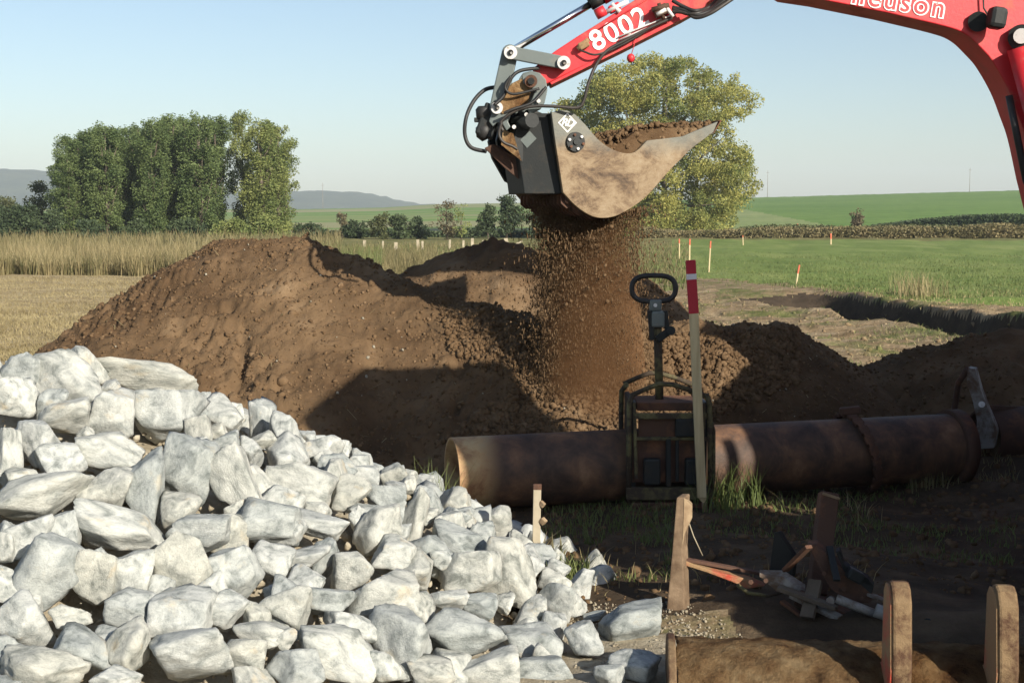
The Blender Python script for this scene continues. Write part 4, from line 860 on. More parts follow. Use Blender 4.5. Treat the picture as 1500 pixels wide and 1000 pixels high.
# bright curved clamp plate at right
root = thing('ring_clamp', 'curved worn steel ring clamp with lit yellowish edge, right of the pipe end', 'pipe clamp', P(1440, 655, 9.35))
outer = [(1418, 538), (1428, 540), (1437, 572), (1448, 600), (1461, 630), (1456, 656), (1426, 658), (1430, 636), (1431, 616), (1425, 588), (1416, 560)]
o_ = MB(P(1440, 655, 9.35)); o_.prism([P(a, b_, 9.35) for a, b_ in outer], (0.05, 0.10, 0), 0.004); o_.build('curved_plate', M['steel'], root)
MB(P(1440, 655, 9.35)).tube([P(1418, 540, 9.45), P(1404, 560, 9.55), P(1398, 600, 9.65), P(1410, 640, 9.6), P(1428, 655, 9.5)], .022, 10).build('inner_ring', M['rust'], root)
MB(P(1440, 655, 9.35)).cyl(P(1438, 592, 9.33), P(1440, 592, 9.44), .022, 10).build('bolt', M['pin'], root)
MB(P(1440, 655, 9.35)).bar(P(1446, 596, 9.5), P(1520, 600, 9.8), .03, .03).build('draw_bar', M['rust'], root)

# pipe lifting clamp with oval handle
YL = 8.42
def LP(px, py, dy=0): return P(px, py, YL+dy)
o0 = Vector((LP(980, 750).x, YL, 0.02)); root = thing('pipe_lifting_clamp', 'worn yellowish frame with long rod and oval handle, straddling the pipe', 'pipe clamp', o0)
yf, yb = -0.30, 0.28
def add(name, mat, fn, parent=None):
    mb = MB(o0); fn(mb); return mb.build(name, mat, parent or root)
for dx in (0, 1):
    x0, x1 = (921, 1040)[dx], (931, 1034)[dx]
    for yy in (yf, yb):
        s_ = (YL+yf)/(YL+yy)
        add('upright', M['olive'], lambda mb: mb.tube([P(x0, 735, YL+yf)+Vector((0, yy-yf, 0)), P(x0, 640, YL+yf)+Vector((0, yy-yf, 0)), P(x0+(1-2*dx)*1, 590, YL+yf)+Vector((0, yy-yf, 0)), P(x0+(1-2*dx)*6, 577, YL+yf)+Vector((0, (yy-yf)*.8, 0))], .017, 10))
    add('inner_upright', M['olive'], lambda mb: mb.bar(P((932, 1029)[dx], 700, YL+yf), P((929, 1031)[dx], 590, YL+yf), .022, .02, bev=.003))
for nm, pts in (('roof_bar', [(925, 579), (945, 570), (966, 562), (985, 563), (1010, 571), (1034, 580)]),):
    for yy in (yf, yb): add(nm, M['olive'], lambda mb: mb.tube([P(a, b_, YL+yf)+Vector((0, yy-yf, 0)) for a, b_ in pts], .015, 8))
add('cross_plate', M['rust'], lambda mb: mb.box((LP(980, 590).x, YL, LP(980, 590).z), (.43, .34, .05), bev=.006))
add('cross_rail', M['olive'], lambda mb: mb.bar(P(928, 609, YL+yf), P(1035, 609, YL+yf), .03, .035, bev=.004))
add('cross_rail', M['olive'], lambda mb: mb.bar(P(928, 642, YL+yf), P(1035, 642, YL+yf), .025, .02, bev=.004))
add('front_panel', M['rust'], lambda mb: mb.box((LP(977, 626, yf).x, YL+yf+.03, P(977, 626, YL+yf).z), (.34, .02, .12), bev=.004))
add('panel_box', M['dark'], lambda mb: mb.box((P(1005, 626, YL+yf).x, YL+yf-.005, P(1000, 626, YL+yf).z), (.13, .05, .11), bev=.01))
add('centre_bar', M['dark'], lambda mb: mb.bar(P(979, 642, YL+yf), P(979, 712, YL+yf), .03, .03, up=(0, 1, 0), bev=.004))
add('centre_bar', M['dark'], lambda mb: mb.bar(P(992, 642, YL+yf), P(992, 705, YL+yf), .02, .02, up=(0, 1, 0), bev=.004))
add('back_plate', M['rust'], lambda mb: mb.box((P(980, 680, YL+yf).x, YL+yf+.05, P(980, 672, YL+yf).z), (.44, .03, .30), bev=.006))
add('side_plate', M['dark'], lambda mb: mb.box((P(925, 680, YL+yf).x+.015, YL, P(980, 665, YL+yf).z), (.03, .52, .62), bev=.006))
add('side_plate', M['dark'], lambda mb: mb.box((P(1037, 680, YL+yf).x-.015, YL, P(980, 665, YL+yf).z), (.03, .52, .62), bev=.006))
add('jaw_block', M['dark'], lambda mb: mb.box((P(955, 680, YL+yf).x, YL+yf+.0, P(980, 690, YL+yf).z), (.10, .07, .16), bev=.012))
add('jaw_block', M['dark'], lambda mb: mb.box((P(1012, 680, YL+yf).x, YL+yf+.0, P(980, 690, YL+yf).z), (.07, .07, .16), bev=.012))
add('bottom_plate', M['olive'], lambda mb: mb.box((P(980, 735, YL+yf).x, YL+yf, P(980, 722, YL+yf).z), (.52, .05, .075), bev=.006))
add('foot_skid', M['rust'], lambda mb: mb.box((P(980, 750, YL+yf).x, YL+yf+.02, 0.03), (.46, .1, .05), bev=.01))
add('foot_skid', M['rust'], lambda mb: mb.box((P(980, 750, YL+yf).x, YL+yb+.02, 0.04), (.46, .1, .05), bev=.01))
add('side_handle', M['olive'], lambda mb: mb.tube([P(1040, 610, YL+yf), P(1046, 630, YL+yf), P(1046, 700, YL+yf), P(1042, 725, YL+yf)], .009, 8))
rod = add('rod', M['olive'], lambda mb: mb.cyl(LP(966, 585), LP(963, 470), .026, 14))
add('head_block', M['grey'], lambda mb: (mb.box(LP(963, 467), (.085, .09, .10), bev=.012), mb.box(LP(960, 447), (.075, .05, .07), bev=.01)))
add('fork_arm', M['dark'], lambda mb: mb.bar(LP(952, 455, -.03), LP(955, 498, -.03), .03, .022, up=(0, 1, 0), bev=.004))
add('fork_arm', M['dark'], lambda mb: mb.bar(LP(974, 455, -.03), LP(978, 488, -.03), .03, .022, up=(0, 1, 0), bev=.004))
add('latch', M['dark'], lambda mb: (mb.bar(LP(962, 498, -.04), LP(984, 482, -.04), .045, .03, up=(0, 1, 0), bev=.006), mb.cyl(LP(983, 484, -.07), LP(983, 484, .03), .028, 12)))
add('bolt', M['pin'], lambda mb: mb.cyl(LP(960, 447, -.05), LP(960, 447, .05), .012, 10))
pts = []
for k in range(40):
    t = 2*math.pi*k/40; cxx = 957.5+math.copysign(abs(math.cos(t))**0.62, math.cos(t))*32; cyy = 422.5+math.copysign(abs(math.sin(t))**0.85, math.sin(t))*19; pts.append(LP(cxx, cyy))
pts.append(pts[0]); pts.append(pts[1])
add('oval_handle', M['black'], lambda mb: mb.tube(pts, .0165, 10, cap=False))
tb = add('chain_end', M['steel'], lambda mb: mb.tube([P(1046, 735, YL+yf), P(1041, 765, 8.1), P(1040, 785, 7.9)], .012, 8))

# tall stake with red top
YS = 8.0
a = P(1029, 738, YS); a.z = max(a.z, 0.0); r0 = Vector((a.x, YS, 0)); root = thing('survey_stake', 'tall pale wooden stake with dark red top and white band, in front of the clamp', 'survey stake', r0)
def seg_bar(name, p0, p1, mat, wpx=13.5, dd=0.03):
    m_ = MB(r0); A_, B_ = P(*p0, YS), P(*p1, YS); W = wpx/F_PX*YS; m_.bar(A_, B_, W, dd, up=(0, 1, 0), bev=.002); return m_.build(name, mat, root)
me_o = seg_bar('shaft', (1028, 728), (1016.2, 458), M['wood'])
seg_bar('painted_top', (1016.3, 459), (1012.9, 409), M['wood_red'], 14.2, .033); seg_bar('white_band', (1013.0, 409.5), (1012.6, 401), M['wood_white'], 14.2, .033); seg_bar('painted_top', (1012.6, 401.2), (1011.5, 381), M['wood_red'], 14.2, .033)
mb = MB(r0); tip = [P(1021.5, 727, YS), P(1034.8, 727, YS), P(1034.5, 741, YS), P(1031, 738, YS)]; mb.prism(tip, (0, .03, 0)); mb.build('pointed_tip', M['wood'], root)
# stake casts onto ground: driven point
mb = MB(r0); mb.bar(P(1032, 736, YS), P(1033, 772, YS), .03, .025, up=(0, 1, 0)); mb.build('stake_foot', M['wood_old'], root)
# small broken stake
Yq = 6.9; bz = P(785, 812, Yq); root = thing('broken_stake', 'short weathered stake with split top standing behind the stone heap foot', 'stake', (bz.x, Yq, 0))
mb = MB((bz.x, Yq, 0)); mb.bar(P(784.5, 818, Yq)-Vector((0, 0, .1)), P(787, 716, Yq), .040, .032, up=(0, 1, 0), bev=.003); mb.build('shaft', M['wood_grey'], root)
mb = MB((bz.x, Yq, 0)); mb.bar(P(787, 716.5, Yq), P(787.2, 709, Yq), .043, .035, up=(0, 1, 0), bev=.003); mb.build('cap', M['rust'], root)
mb = MB((bz.x, Yq, 0)); mb.bar(P(792, 741, Yq-.01), P(796, 735, Yq-.02), .02, .03, bev=.004); mb.bar(P(793, 766, Yq-.01), P(798, 760, Yq-.02), .03, .03, bev=.004); mb.build('splinter', M['wood_old'], root)

# thick leaning wooden post, foreground
Yw = 6.05; b0 = P(985, 892, Yw); b0.z = 0; root = thing('wooden_post', 'thick squared wooden post leaning slightly, lit on top, at the end of the rusty tool', 'post', b0)
mb = MB(b0); mb.prism([P(976, 898, Yw), P(984, 812, Yw), P(991, 728, Yw), P(1003, 728, Yw), P(1000, 800, Yw), P(1003, 898, Yw)], (0.035, .085, 0), .006); mb.build('post_body', M['post'], root)
mb = MB(b0); mb.prism([P(1002, 729, Yw-.004), P(1014, 741, Yw+.02), P(1014, 758, Yw+.02), P(1003, 782, Yw), P(999, 803, Yw-.002)], (0.01, .07, 0), .004); mb.build('split_wedge', M['wood_old'], root)
mb = MB(b0); mb.tube([P(1008, 762, Yw+.02), P(1016, 785, Yw+.02), P(1029, 813, Yw+.05)], .003, 6); mb.build('string', M['wood_grey'], root)
# rusty tool assembly lying on the ground
b0 = P(1190, 930, 5.9); b0.z = 0; root = thing('pipe_tool', 'rusty hinged tool of bars and plates lying on the shaded ground', 'tool', b0)
def T(name, mat, fn): mb = MB(b0); fn(mb); return mb.build(name, mat, root)
T('curved_beam', M['red_dirty'], lambda mb: mb.prism([P(992, 815, 6.1), P(1015, 826, 6.1), P(1050, 838, 6.1), P(1095, 848, 6.1), P(1120, 858, 6.1), P(1095, 862, 6.1), P(1070, 851, 6.1), P(1035, 838, 6.1), P(1000, 827, 6.1)], (0.02, .06, 0), .004))
T('flat_bar', M['rust'], lambda mb: mb.bar(P(995, 817, 6.12), P(1130, 842, 6.2), .045, .014, bev=.002))
T('spring_strap', M['olive'], lambda mb: mb.tube([P(1080, 856, 6.0), P(1096, 868, 6.0), P(1125, 872, 6.0), P(1150, 866, 6.0)], .009, 8))
T('light_plate', M['steel'], lambda mb: mb.prism([P(1112, 844, 6.0), P(1148, 845, 6.0), P(1180, 866, 5.98), P(1178, 876, 5.97), P(1140, 868, 6.0)], (0.01, .05, .02), .003))
T('triangle_plate', M['dark'], lambda mb: mb.prism([P(1134, 780, 6.1), P(1140, 778, 6.1), P(1164, 815, 6.1), P(1160, 845, 6.1), P(1126, 842, 6.1)], (0.02, .02, 0), .003))
T('square_tube', M['rust'], lambda mb: mb.bar(P(1196, 870, 6.15), P(1214, 722, 6.3), .085, .075, up=(0, 1, 0), bev=.006))
T('tube_lip', M['wood_old'], lambda mb: mb.bar(P(1205, 722, 6.26), P(1230, 730, 6.26), .02, .012, bev=.002))
T('clamp_plate', M['rust'], lambda mb: mb.prism([P(1182, 798, 5.95), P(1196, 797, 5.95), P(1212, 812, 5.93), P(1240, 838, 5.9), P(1278, 868, 5.88), P(1276, 882, 5.88), P(1250, 884, 5.88), P(1216, 862, 5.9), P(1200, 830, 5.92)], (0.02, .06, .01), .004))
T('hook_plate', M['dark'], lambda mb: mb.prism([P(1224, 808, 5.9), P(1230, 806, 5.9), P(1236, 826, 5.9), P(1270, 846, 5.88), P(1280, 858, 5.88), P(1276, 872, 5.88), P(1240, 845, 5.9)], (0.01, .03, .01), .003))
T('pressure_bar', M['steel'], lambda mb: mb.cyl(P(1225, 876, 5.8), P(1280, 898, 5.75), .020, 14))
T('main_tube', M['rust'], lambda mb: mb.bar(P(1170, 872, 6.0), P(1300, 935, 5.8), .09, .07, bev=.008))
T('lower_beam', M['rust'], lambda mb: mb.bar(P(1160, 912, 5.9), P(1330, 918, 5.7), .07, .05, bev=.006))
T('lower_bar', M['dark'], lambda mb: mb.bar(P(1160, 912, 5.95), P(1215, 935, 5.7), .05, .03, bev=.004))
T('base_plate', M['rust'], lambda mb: mb.box(P(1240, 925, 5.82), (.42, .22, .03), Matrix.Rotation(-.2, 3, 'Z'), bev=.004))
T('end_sleeve', M['steel'], lambda mb: mb.cyl(P(1282, 893, 5.72), P(1312, 904, 5.70), .030, 14))
T('end_rod', M['chrome'], lambda mb: mb.cyl(P(1312, 904, 5.7), P(1362, 912, 5.66), .013, 12))
T('rod_eye', M['dark'], lambda mb: (mb.cyl(P(1358, 916, 5.62), P(1366, 912, 5.70), .030, 14), mb.bar(P(1335, 915, 5.66), P(1362, 935, 5.66), .02, .02)))
T('pivot_pin', M['steel'], lambda mb: mb.cyl(P(1216, 880, 5.80), P(1218, 878, 5.95), .018, 12))
for (a_, b_) in ((1207, 840), (1236, 862), (1262, 876), (1100, 852), (1122, 850)):
    T('bolt', M['rust'], lambda mb: mb.cyl(P(a_, b_, 5.86), P(a_, b_, 5.93), .011, 8))
for (ax_, ay_, bx_, by_, w2, mt_) in ((1150, 835, 1185, 800, .035, 'rust'), (1160, 870, 1230, 905, .05, 'steel'), (1215, 800, 1226, 850, .03, 'dark'), (1180, 895, 1290, 905, .03, 'rust'), (1235, 905, 1300, 925, .045, 'dark'), (1145, 880, 1200, 920, .03, 'rust'), (1250, 860, 1310, 885, .03, 'steel'), (1290, 870, 1330, 925, .035, 'rust')):
    T('broken_bar', M[mt_], lambda mb: mb.bar(P(ax_, ay_, 5.95), P(bx_, by_, 5.8), w2, w2*.5, bev=.003))
T('wood_splinter', M['bark'], lambda mb: mb.bar(P(1140, 860, 5.9), P(1225, 890, 5.78), .05, .02, bev=.003))
T('wood_splinter', M['bark'], lambda mb: mb.bar(P(1195, 850, 5.9), P(1182, 905, 5.8), .06, .03, bev=.003))
T('top_block', M['dark'], lambda mb: mb.box(P(1252, 842, 5.84), (.07, .06, .05), Matrix.Rotation(.5, 3, 'Y'), bev=.008))

# muddy bucket in the foreground (lying on its teeth, back towards the camera)
YB2 = 4.62; c0 = Vector((P(1250, 1000, YB2).x, YB2+.2, 0)); root = thing('excavator_bucket', 'muddy red digging bucket with two upright ears at the bottom right', 'bucket', c0)
xL = P(1003, 945, YB2).x; xR = xL+1.75; zT = P(1003, 944, YB2+.34).z
prof = []
for k in range(15):
    t = math.radians(100-k*13.5); prof.append((YB2+.36-math.cos(math.radians(90-0))*0-0.34*math.sin(math.radians(k*13.0))-0.02*k*0, 0))
# shell profile in the YZ plane: rolls from the top edge down to the front
cyc, czc, rr = YB2+.34, zT-.34, .34
shell = [(cyc+rr*math.sin(t), czc+rr*math.cos(t)) for t in np.linspace(0.55, -1.9, 22)]
bm = bmesh.new(); nx = 60
grid = []
for i, (yy, zz) in enumerate(shell):
    grid.append([bm.verts.new(Vector((xL+(xR-xL)*k/nx, yy, zz))-c0) for k in range(nx+1)])
for i in range(len(shell)-1):
    for k in range(nx): f = bm.faces.new((grid[i][k], grid[i][k+1], grid[i+1][k+1], grid[i+1][k])); f.smooth = True
bmesh.ops.solidify(bm, geom=bm.faces[:], thickness=0.018); bmesh.ops.recalc_face_normals(bm, faces=bm.faces); bmesh.ops.subdivide_edges(bm, edges=bm.edges[:], cuts=1, use_grid_fill=True)
me = bpy.data.meshes.new('shell'); bm.to_mesh(me); bm.free(); sh = link('shell', me, M['mud'], root); jitter_mesh(sh, .009, 20, 3)
for f in sh.data.polygons: f.use_smooth = True
for xx, nm in ((xL-.03, 'side_plate'), (xR, 'side_plate')):
    mb = MB(c0); pl = [Vector((xx, y_, z_)) for y_, z_ in [(cyc+(rr+.014)*math.sin(t), czc+(rr+.014)*math.cos(t)) for t in np.linspace(0.6, -1.9, 16)]] + [Vector((xx, cyc+.1, czc-.3)), Vector((xx, cyc+.24, czc+.24))]
    mb.prism(pl, (.03, 0, 0), .006); mb.build(nm, M['muddy_steel'], root)
for px0, px1, top in ((1308, 1343, 853), (1458, 1494, 855)):
    ya = YB2+.08; x0, x1 = P(px0, 900, ya).x, P(px1, 900, ya).x; zt = P(px0, top, ya).z
    o2 = [(ya+.10, czc+.02), (ya-.03, czc+.16), (ya-.06, czc+.36), (ya-.03, zt-.06), (ya+.0, zt-.015), (ya+.03, zt), (ya+.07, zt-.005), (ya+.10, zt-.04), (ya+.11, czc+.34), (ya+.24, czc+.28), (ya+.26, czc+.1)]
    mb = MB(c0); mb.prism([Vector((x0, y_, z_)) for y_, z_ in o2], ((x1-x0)*.8, 0, 0), .010); e = mb.build('ear', M['muddy_steel'], root); bb = MB(c0); bb.prism([Vector((x0-.006, y_+.01, z_-.012)) for y_, z_ in o2], (.006, 0, 0)); bb.build('ear_side', M['red_dirty'], root)
root.rotation_euler.z = math.radians(-5)

# ------------------------------------------------------------------ excavator
YA = 9.3
FT = Vector((4.02, YA+.15, 1.15))
root = thing('excavator', 'red excavator reaching in from the right with raised screening bucket', 'excavator', (4.9, 6.8, 0)); E0 = Vector((4.9, 6.8, 0))
def E(name, mat, fn, parent=None):
    mb = MB(E0); fn(mb); return mb.build(name, mat, parent or root)
def A(px, py, dy=0): return P(px, py, YA+dy)
ny = Vector((0, 1, 0))
# stick
stick = E('stick', M['red'], lambda mb: mb.prism([A(*p) for p in [(781, 100), (796, 88), (813, 75), (845, 54), (874, 36), (924, 4), (985, -36), (1110, -70), (1130, -30), (1090, -20), (1034, 7), (1004, 24), (960, 46), (912, 71), (830, 109), (803, 122), (788, 127), (779, 118)]], (0, .26, 0), .008))
E('stick_flange', M['red'], lambda mb: mb.prism([A(*p, -.012) for p in [(806, 121), (912, 68), (1004, 20), (1034, 3), (1036, 8), (1004, 26), (912, 73), (808, 124)]], (0, .29, 0)))
E('stick_weld', M['red'], lambda mb: mb.tube([A(876, 44, -.006), A(930, 10, -.006), A(990, -28, -.006)], .006, 6))
# boom
bl = [(1100, -40), (1153, -8), (1200, -1), (1231, 5), (1300, 19), (1384, 39), (1415, 51), (1438, 72), (1455, 92), (1476, 129), (1490, 165), (1502, 200), (1515, 260), (1535, 340), (1575, 425), (1625, 470), (1660, 440), (1640, 330), (1610, 200), (1575, 90), (1520, 0), (1450, -70), (1380, -110), (1250, -120), (1110, -110)]
def curve2(pts, n=4):
    out = []
    for i in range(len(pts)-1):
        p0, p1, p2, p3 = [Vector(pts[j]) for j in (max(i-1, 0), i, i+1, min(i+2, len(pts)-1))]
        for k in range(n):
            t = k/n; out.append(tuple(0.5*((2*p1)+(p2-p0)*t+(2*p0-5*p1+4*p2-p3)*t*t+(-p0+3*p1-3*p2+p3)*t**3)))
    out.append(tuple(pts[-1])); return out
bl = bl[:4] + curve2(bl[4:13], 5) + bl[13:]
boom = E('boom', M['red'], lambda mb: mb.prism([P(a, b_, YA-.02) for a, b_ in bl], (0, .34, 0), .008))
# bosses on the boom
E('boom_boss', M['dark'], lambda mb: (mb.cyl(A(1433, 32, -.07), A(1433, 32, .1), .066, 24)))
E('work_lamp', M['dark'], lambda mb: (mb.box(A(1460, 27, -.16), (.115, .12, .14), Matrix.Rotation(.15, 3, 'Y'), bev=.03)))
E('boom_boss', M['dark'], lambda mb: mb.cyl(A(1496, 55, -.10), A(1496, 55, .1), .085, 24))
E('boom_boss_cap', M['pin'], lambda mb: mb.cyl(A(1496, 53, -.13), A(1496, 53, -.1), .05, 20))
E('cable', M['hose'], lambda mb: mb.tube([A(1440, -10, -.05), A(1441, 12, -.05), A(1452, 30, -.09)], .006, 6))
# boom cylinder (right, red barrel, dark rod side)
E('boom_cylinder', M['red'], lambda mb: mb.cyl(P(1492, 70, YA-.12), P(1600, 470, YA-.12), .075, 24))
E('boom_hose', M['black'], lambda mb: mb.tube([P(1478, 140, YA-.05), P(1490, 200, YA-.06), P(1503, 265, YA-.06), P(1560, 380, YA-.06)], .024, 10))
E('boom_cylinder_rod', M['chrome'], lambda mb: mb.cyl(P(1600, 470, YA-.12), P(1620, 520, YA-.12), .04, 16))
# bucket cylinder
E('cylinder_rod', M['chrome'], lambda mb: mb.cyl(A(752, 73, .10), A(868, 5, .10), .024, 20))
E('cylinder_gland', M['dark'], lambda mb: mb.cyl(A(864, 6.5, .10), A(884, -5, .10), .045, 20))
E('cylinder_barrel', M['red'], lambda mb: mb.cyl(A(882, -4, .10), A(1060, -110, .10), .055, 20))
# linkage
def lk(p, q, wpx, dy, th):
    p, q = Vector(p), Vector(q); d = (q-p).normalized(); nn = Vector((-d.y, d.x)); out = []
    for c_, s0 in ((p, 1), (q, -1)):
        for k in range(9):
            t = math.pi*k/8; v_ = nn*math.cos(t)*s0 - d*math.sin(t)*s0; out.append(A(c_.x+v_.x*wpx/2, c_.y+v_.y*wpx/2, dy))
    return out
for dy in (-.075, .285): E('guide_link', M['grey'], lambda mb: mb.prism(lk((748, 77), (826, 92), 19, dy, .03), (0, .04, 0), .006))
for dy in (-.03, .20): E('tipping_link', M['grey'], lambda mb: mb.prism(lk((747, 77), (729, 158), 24, dy, .03), (0, .06, 0), .008))
for (x_, y_, r_, d0) in ((748, 77, .044, -.10), (826, 92, .044, -.10), (728, 158, .040, -.075)):
    E('pin_boss', M['pin'], lambda mb: mb.cyl(A(x_, y_, d0), A(x_, y_, .34), r_, 26))
    E('pin', M['dark'], lambda mb: mb.cyl(A(x_, y_, d0-.012), A(x_, y_, d0+.01), r_*.42, 16)); E('pin_bolt', M['steel'], lambda mb: mb.cyl(A(x_+1, y_+1, d0-.02), A(x_+1, y_+1, d0), r_*.2, 8))
E('knuckle_plate', M['grey'], lambda mb: mb.prism([A(*p, -.05) for p in [(764, 110), (778, 104), (791, 107), (800, 117), (802, 132), (798, 150), (792, 160), (776, 167), (772, 158), (779, 146), (784, 133), (776, 129), (766, 122)]], (0, .05, 0), .006))
E('knuckle_plate', M['grey'], lambda mb: mb.prism([A(*p, .28) for p in [(766, 107), (778, 104), (791, 107), (800, 117), (802, 132), (798, 150), (792, 160), (768, 168), (750, 166), (758, 150), (768, 140), (766, 126), (760, 116)]], (0, .05, 0), .006))
E('knuckle_pin', M['rust'], lambda mb: (mb.cyl(A(778, 119, -.09), A(778, 119, .34), .042, 24)))
E('knuckle_pin_head', M['dark'], lambda mb: mb.cyl(A(778, 119, -.105), A(778, 119, -.08), .024, 8))
E('coupler', M['mud'], lambda mb: (mb.prism([A(*p, -.045) for p in [(731, 150), (738, 135), (750, 122), (766, 114), (780, 126), (774, 145), (756, 160), (735, 168)]], (0, .28, 0), .01)))
E('coupler_hook', M['grey'], lambda mb: mb.prism([A(*p, -.03) for p in [(718, 152), (727, 143), (745, 148), (752, 152), (748, 165), (744, 178), (748, 186), (742, 192), (736, 182), (728, 180), (722, 186), (716, 178), (720, 166)]], (0, .32, 0), .006))
for (x_, y_) in ((706, 163), (706, 190)):
    E('tilt_motor', M['black'], lambda mb: mb.tube([A(x_+3, y_-7, .05), A(x_+3, y_-3, .05), A(x_+4, y_+8, .05), A(x_+7, y_+14, .05)], [.04, .058, .058, .035], 16))
E('valve_block', M['dark'], lambda mb: (mb.box(A(716, 178, .1), (.12, .2, .22), Matrix.Rotation(.35, 3, 'Y'), bev=.012), mb.box(A(700, 176, .05), (.05, .05, .03), bev=.005)))
# hoses
def hose(pts, r=.011, mat='hose'): E('hose', M[mat], lambda mb: mb.tube(smooth(pts), r, 8))
def smooth(pts, n=6):
    pts = [Vector(p) for p in pts]; out = []
    for i in range(len(pts)-1):
        p0, p1, p2, p3 = pts[max(i-1, 0)], pts[i], pts[i+1], pts[min(i+2, len(pts)-1)]
        for k in range(n):
            t = k/n; out.append(0.5*((2*p1)+(p2-p0)*t+(2*p0-5*p1+4*p2-p3)*t*t+(-p0+3*p1-3*p2+p3)*t**3))
    out.append(pts[-1]); return out
hose([A(726, 128, .12), A(710, 132, .1), A(694, 148, .05), A(683, 172, 0), A(681, 198, 0), A(690, 216, 0), A(712, 222, .05)], .014, 'black')
hose([A(790, 100, -.03), A(762, 104, -.06), A(748, 116, -.08), A(738, 140, -.08), A(724, 154, -.1)], .012, 'black')
hose([A(737, 192, -.1), A(733, 182, -.1), A(740, 172, -.1), A(756, 162, -.1), A(780, 156, -.1), A(812, 156, -.09), A(845, 158, -.08), A(855, 148, -.08), A(862, 122, -.08), A(874, 94, -.06), A(890, 74, -.06), A(915, 60, -.05), A(950, 42, -.05), A(985, 26, -.05)], .011)
hose([A(735, 180, -.12), A(731, 196, -.12), A(737, 208, -.12), A(750, 214, -.11), A(758, 219, -.1)], .010)
hose([A(800, 128, -.07), A(780, 150, -.1), A(752, 160, -.12), A(738, 166, -.12)], .010, 'black')
hose([A(748, 112, -.1), A(740, 128, -.1), A(752, 138, -.1), A(790, 130, -.08)], .009, 'black')
for k, (y0, y1, y2) in enumerate(((17, 28, 6), (14, 24, 0), (18, 22, -6), (10, 18, -14))):
    hose([A(985, y0-3*k, -.06), A(1005, y0+2, -.09), A(1020, y1-2, -.12), A(1040, y1-8, -.14+.03*k), A(1062, y2, -.13), A(1085, y2-16, -.1), A(1120, y2-40, -.06)], .013, 'black' if k % 2 else 'hose')
hose([A(846, 71, -.03), A(856, 76, -.05), A(876, 80, -.06), A(915, 64, -.05), A(968, 32, -.05)], .007)
# pipe fittings on the stick
E('hose_clip', M['red_dirty'], lambda mb: (mb.box(A(855, 66, -.03), (.07, .05, .05), Matrix.Rotation(-.5, 3, 'Y'), bev=.008), mb.cyl(A(846, 72, -.04), A(862, 58, -.04), .016, 8)))
E('valve', M['rust'], lambda mb: (mb.box(A(968, 16, -.05), (.09, .07, .07), Matrix.Rotation(-.4, 3, 'Y'), bev=.008), mb.cyl(A(955, 15, -.08), A(980, 8, -.08), .018, 8), mb.cyl(A(965, 5, -.06), A(972, 28, -.06), .013, 8)))
E('fitting', M['pin'], lambda mb: (mb.cyl(A(962, 22, -.085), A(975, 14, -.085), .014, 8), mb.cyl(A(977, 12, -.08), A(986, 25, -.08), .012, 8)))
E('rear_valve', M['red'], lambda mb: (mb.cyl(A(873, 22, .0), A(886, 15, .0), .036, 14), mb.box(A(900, 12, .02), (.08, .08, .05), Matrix.Rotation(-.45, 3, 'Y'), bev=.01)))
E('rear_fitting', M['pin'], lambda mb: (mb.cyl(A(888, 18, -.01), A(920, 2, -.01), .016, 10), mb.cyl(A(896, 6, -.01), A(908, 18, -.01), .016, 8)))
E('steel_line', M['pin'], lambda mb: (mb.tube([A(905, 55, -.02), A(930, 44, -.02), A(970, 28, -.02), A(990, 20, -.02)], .006, 6), mb.tube([A(907, 59, -.02), A(932, 48, -.02), A(972, 32, -.02)], .006, 6)))
E('cord', M['red'], lambda mb: mb.tube([A(932, 52, -.03), A(929, 66, -.03), A(925, 80, -.03)], .003, 6))
E('safety_ball', M['red'], lambda mb: mb.tube([A(924, 79, -.03), A(924, 81, -.03), A(924, 85.5, -.03), A(924, 90, -.03), A(924, 92, -.03)], [.008, .022, .028, .02, .008], 14))
# lettering
def text(s, size, origin_px, dir_deg, normal_y, mat, name, parent, off=0.0, plane=None, ext=0.0015, shear=0, space=1.0):
    cu = bpy.data.curves.new('lettering', 'FONT'); cu.body = s; cu.size = size; cu.offset = off; cu.extrude = ext; cu.shear = shear; cu.space_character = space; cu.resolution_u = 4
    to = bpy.data.objects.new('tmp', cu); COL.objects.link(to); bpy.context.view_layer.update()
    dg = bpy.context.evaluated_depsgraph_get(); me = bpy.data.meshes.new_from_object(to.evaluated_get(dg)); bpy.data.objects.remove(to); bpy.data.curves.remove(cu)
    n = plane[1] if plane else Vector((0, -1, 0)); xh = Vector((0, 0, 1)).cross(n).normalized(); zh = Vector((0, 0, 1))
    a = math.radians(dir_deg); x = xh*math.cos(a)+zh*math.sin(a); y = -xh*math.sin(a)+zh*math.cos(a)
    p = on_plane(*origin_px, plane[0], n) if plane else P(*origin_px, normal_y)
    R = Matrix((x, y, n)).transposed().to_4x4(); mt = Matrix.Translation(p-E0) @ R; me.transform(mt); me.materials.clear()
    return link(name, me, mat, parent)
text('8002', .190, (872, 76), 27.5, YA-.004, M['white'], 'lettering', root, off=.0035, space=1.12)
text('neuson', .185, (1246, 4), -9.0, YA-.024, M['white'], 'lettering', root, off=.0105, space=1.2)
text('neuson', .185, (1246, 4), -9.0, YA-.0275, M['red'], 'letter_fill', root, off=.0005, space=1.2)

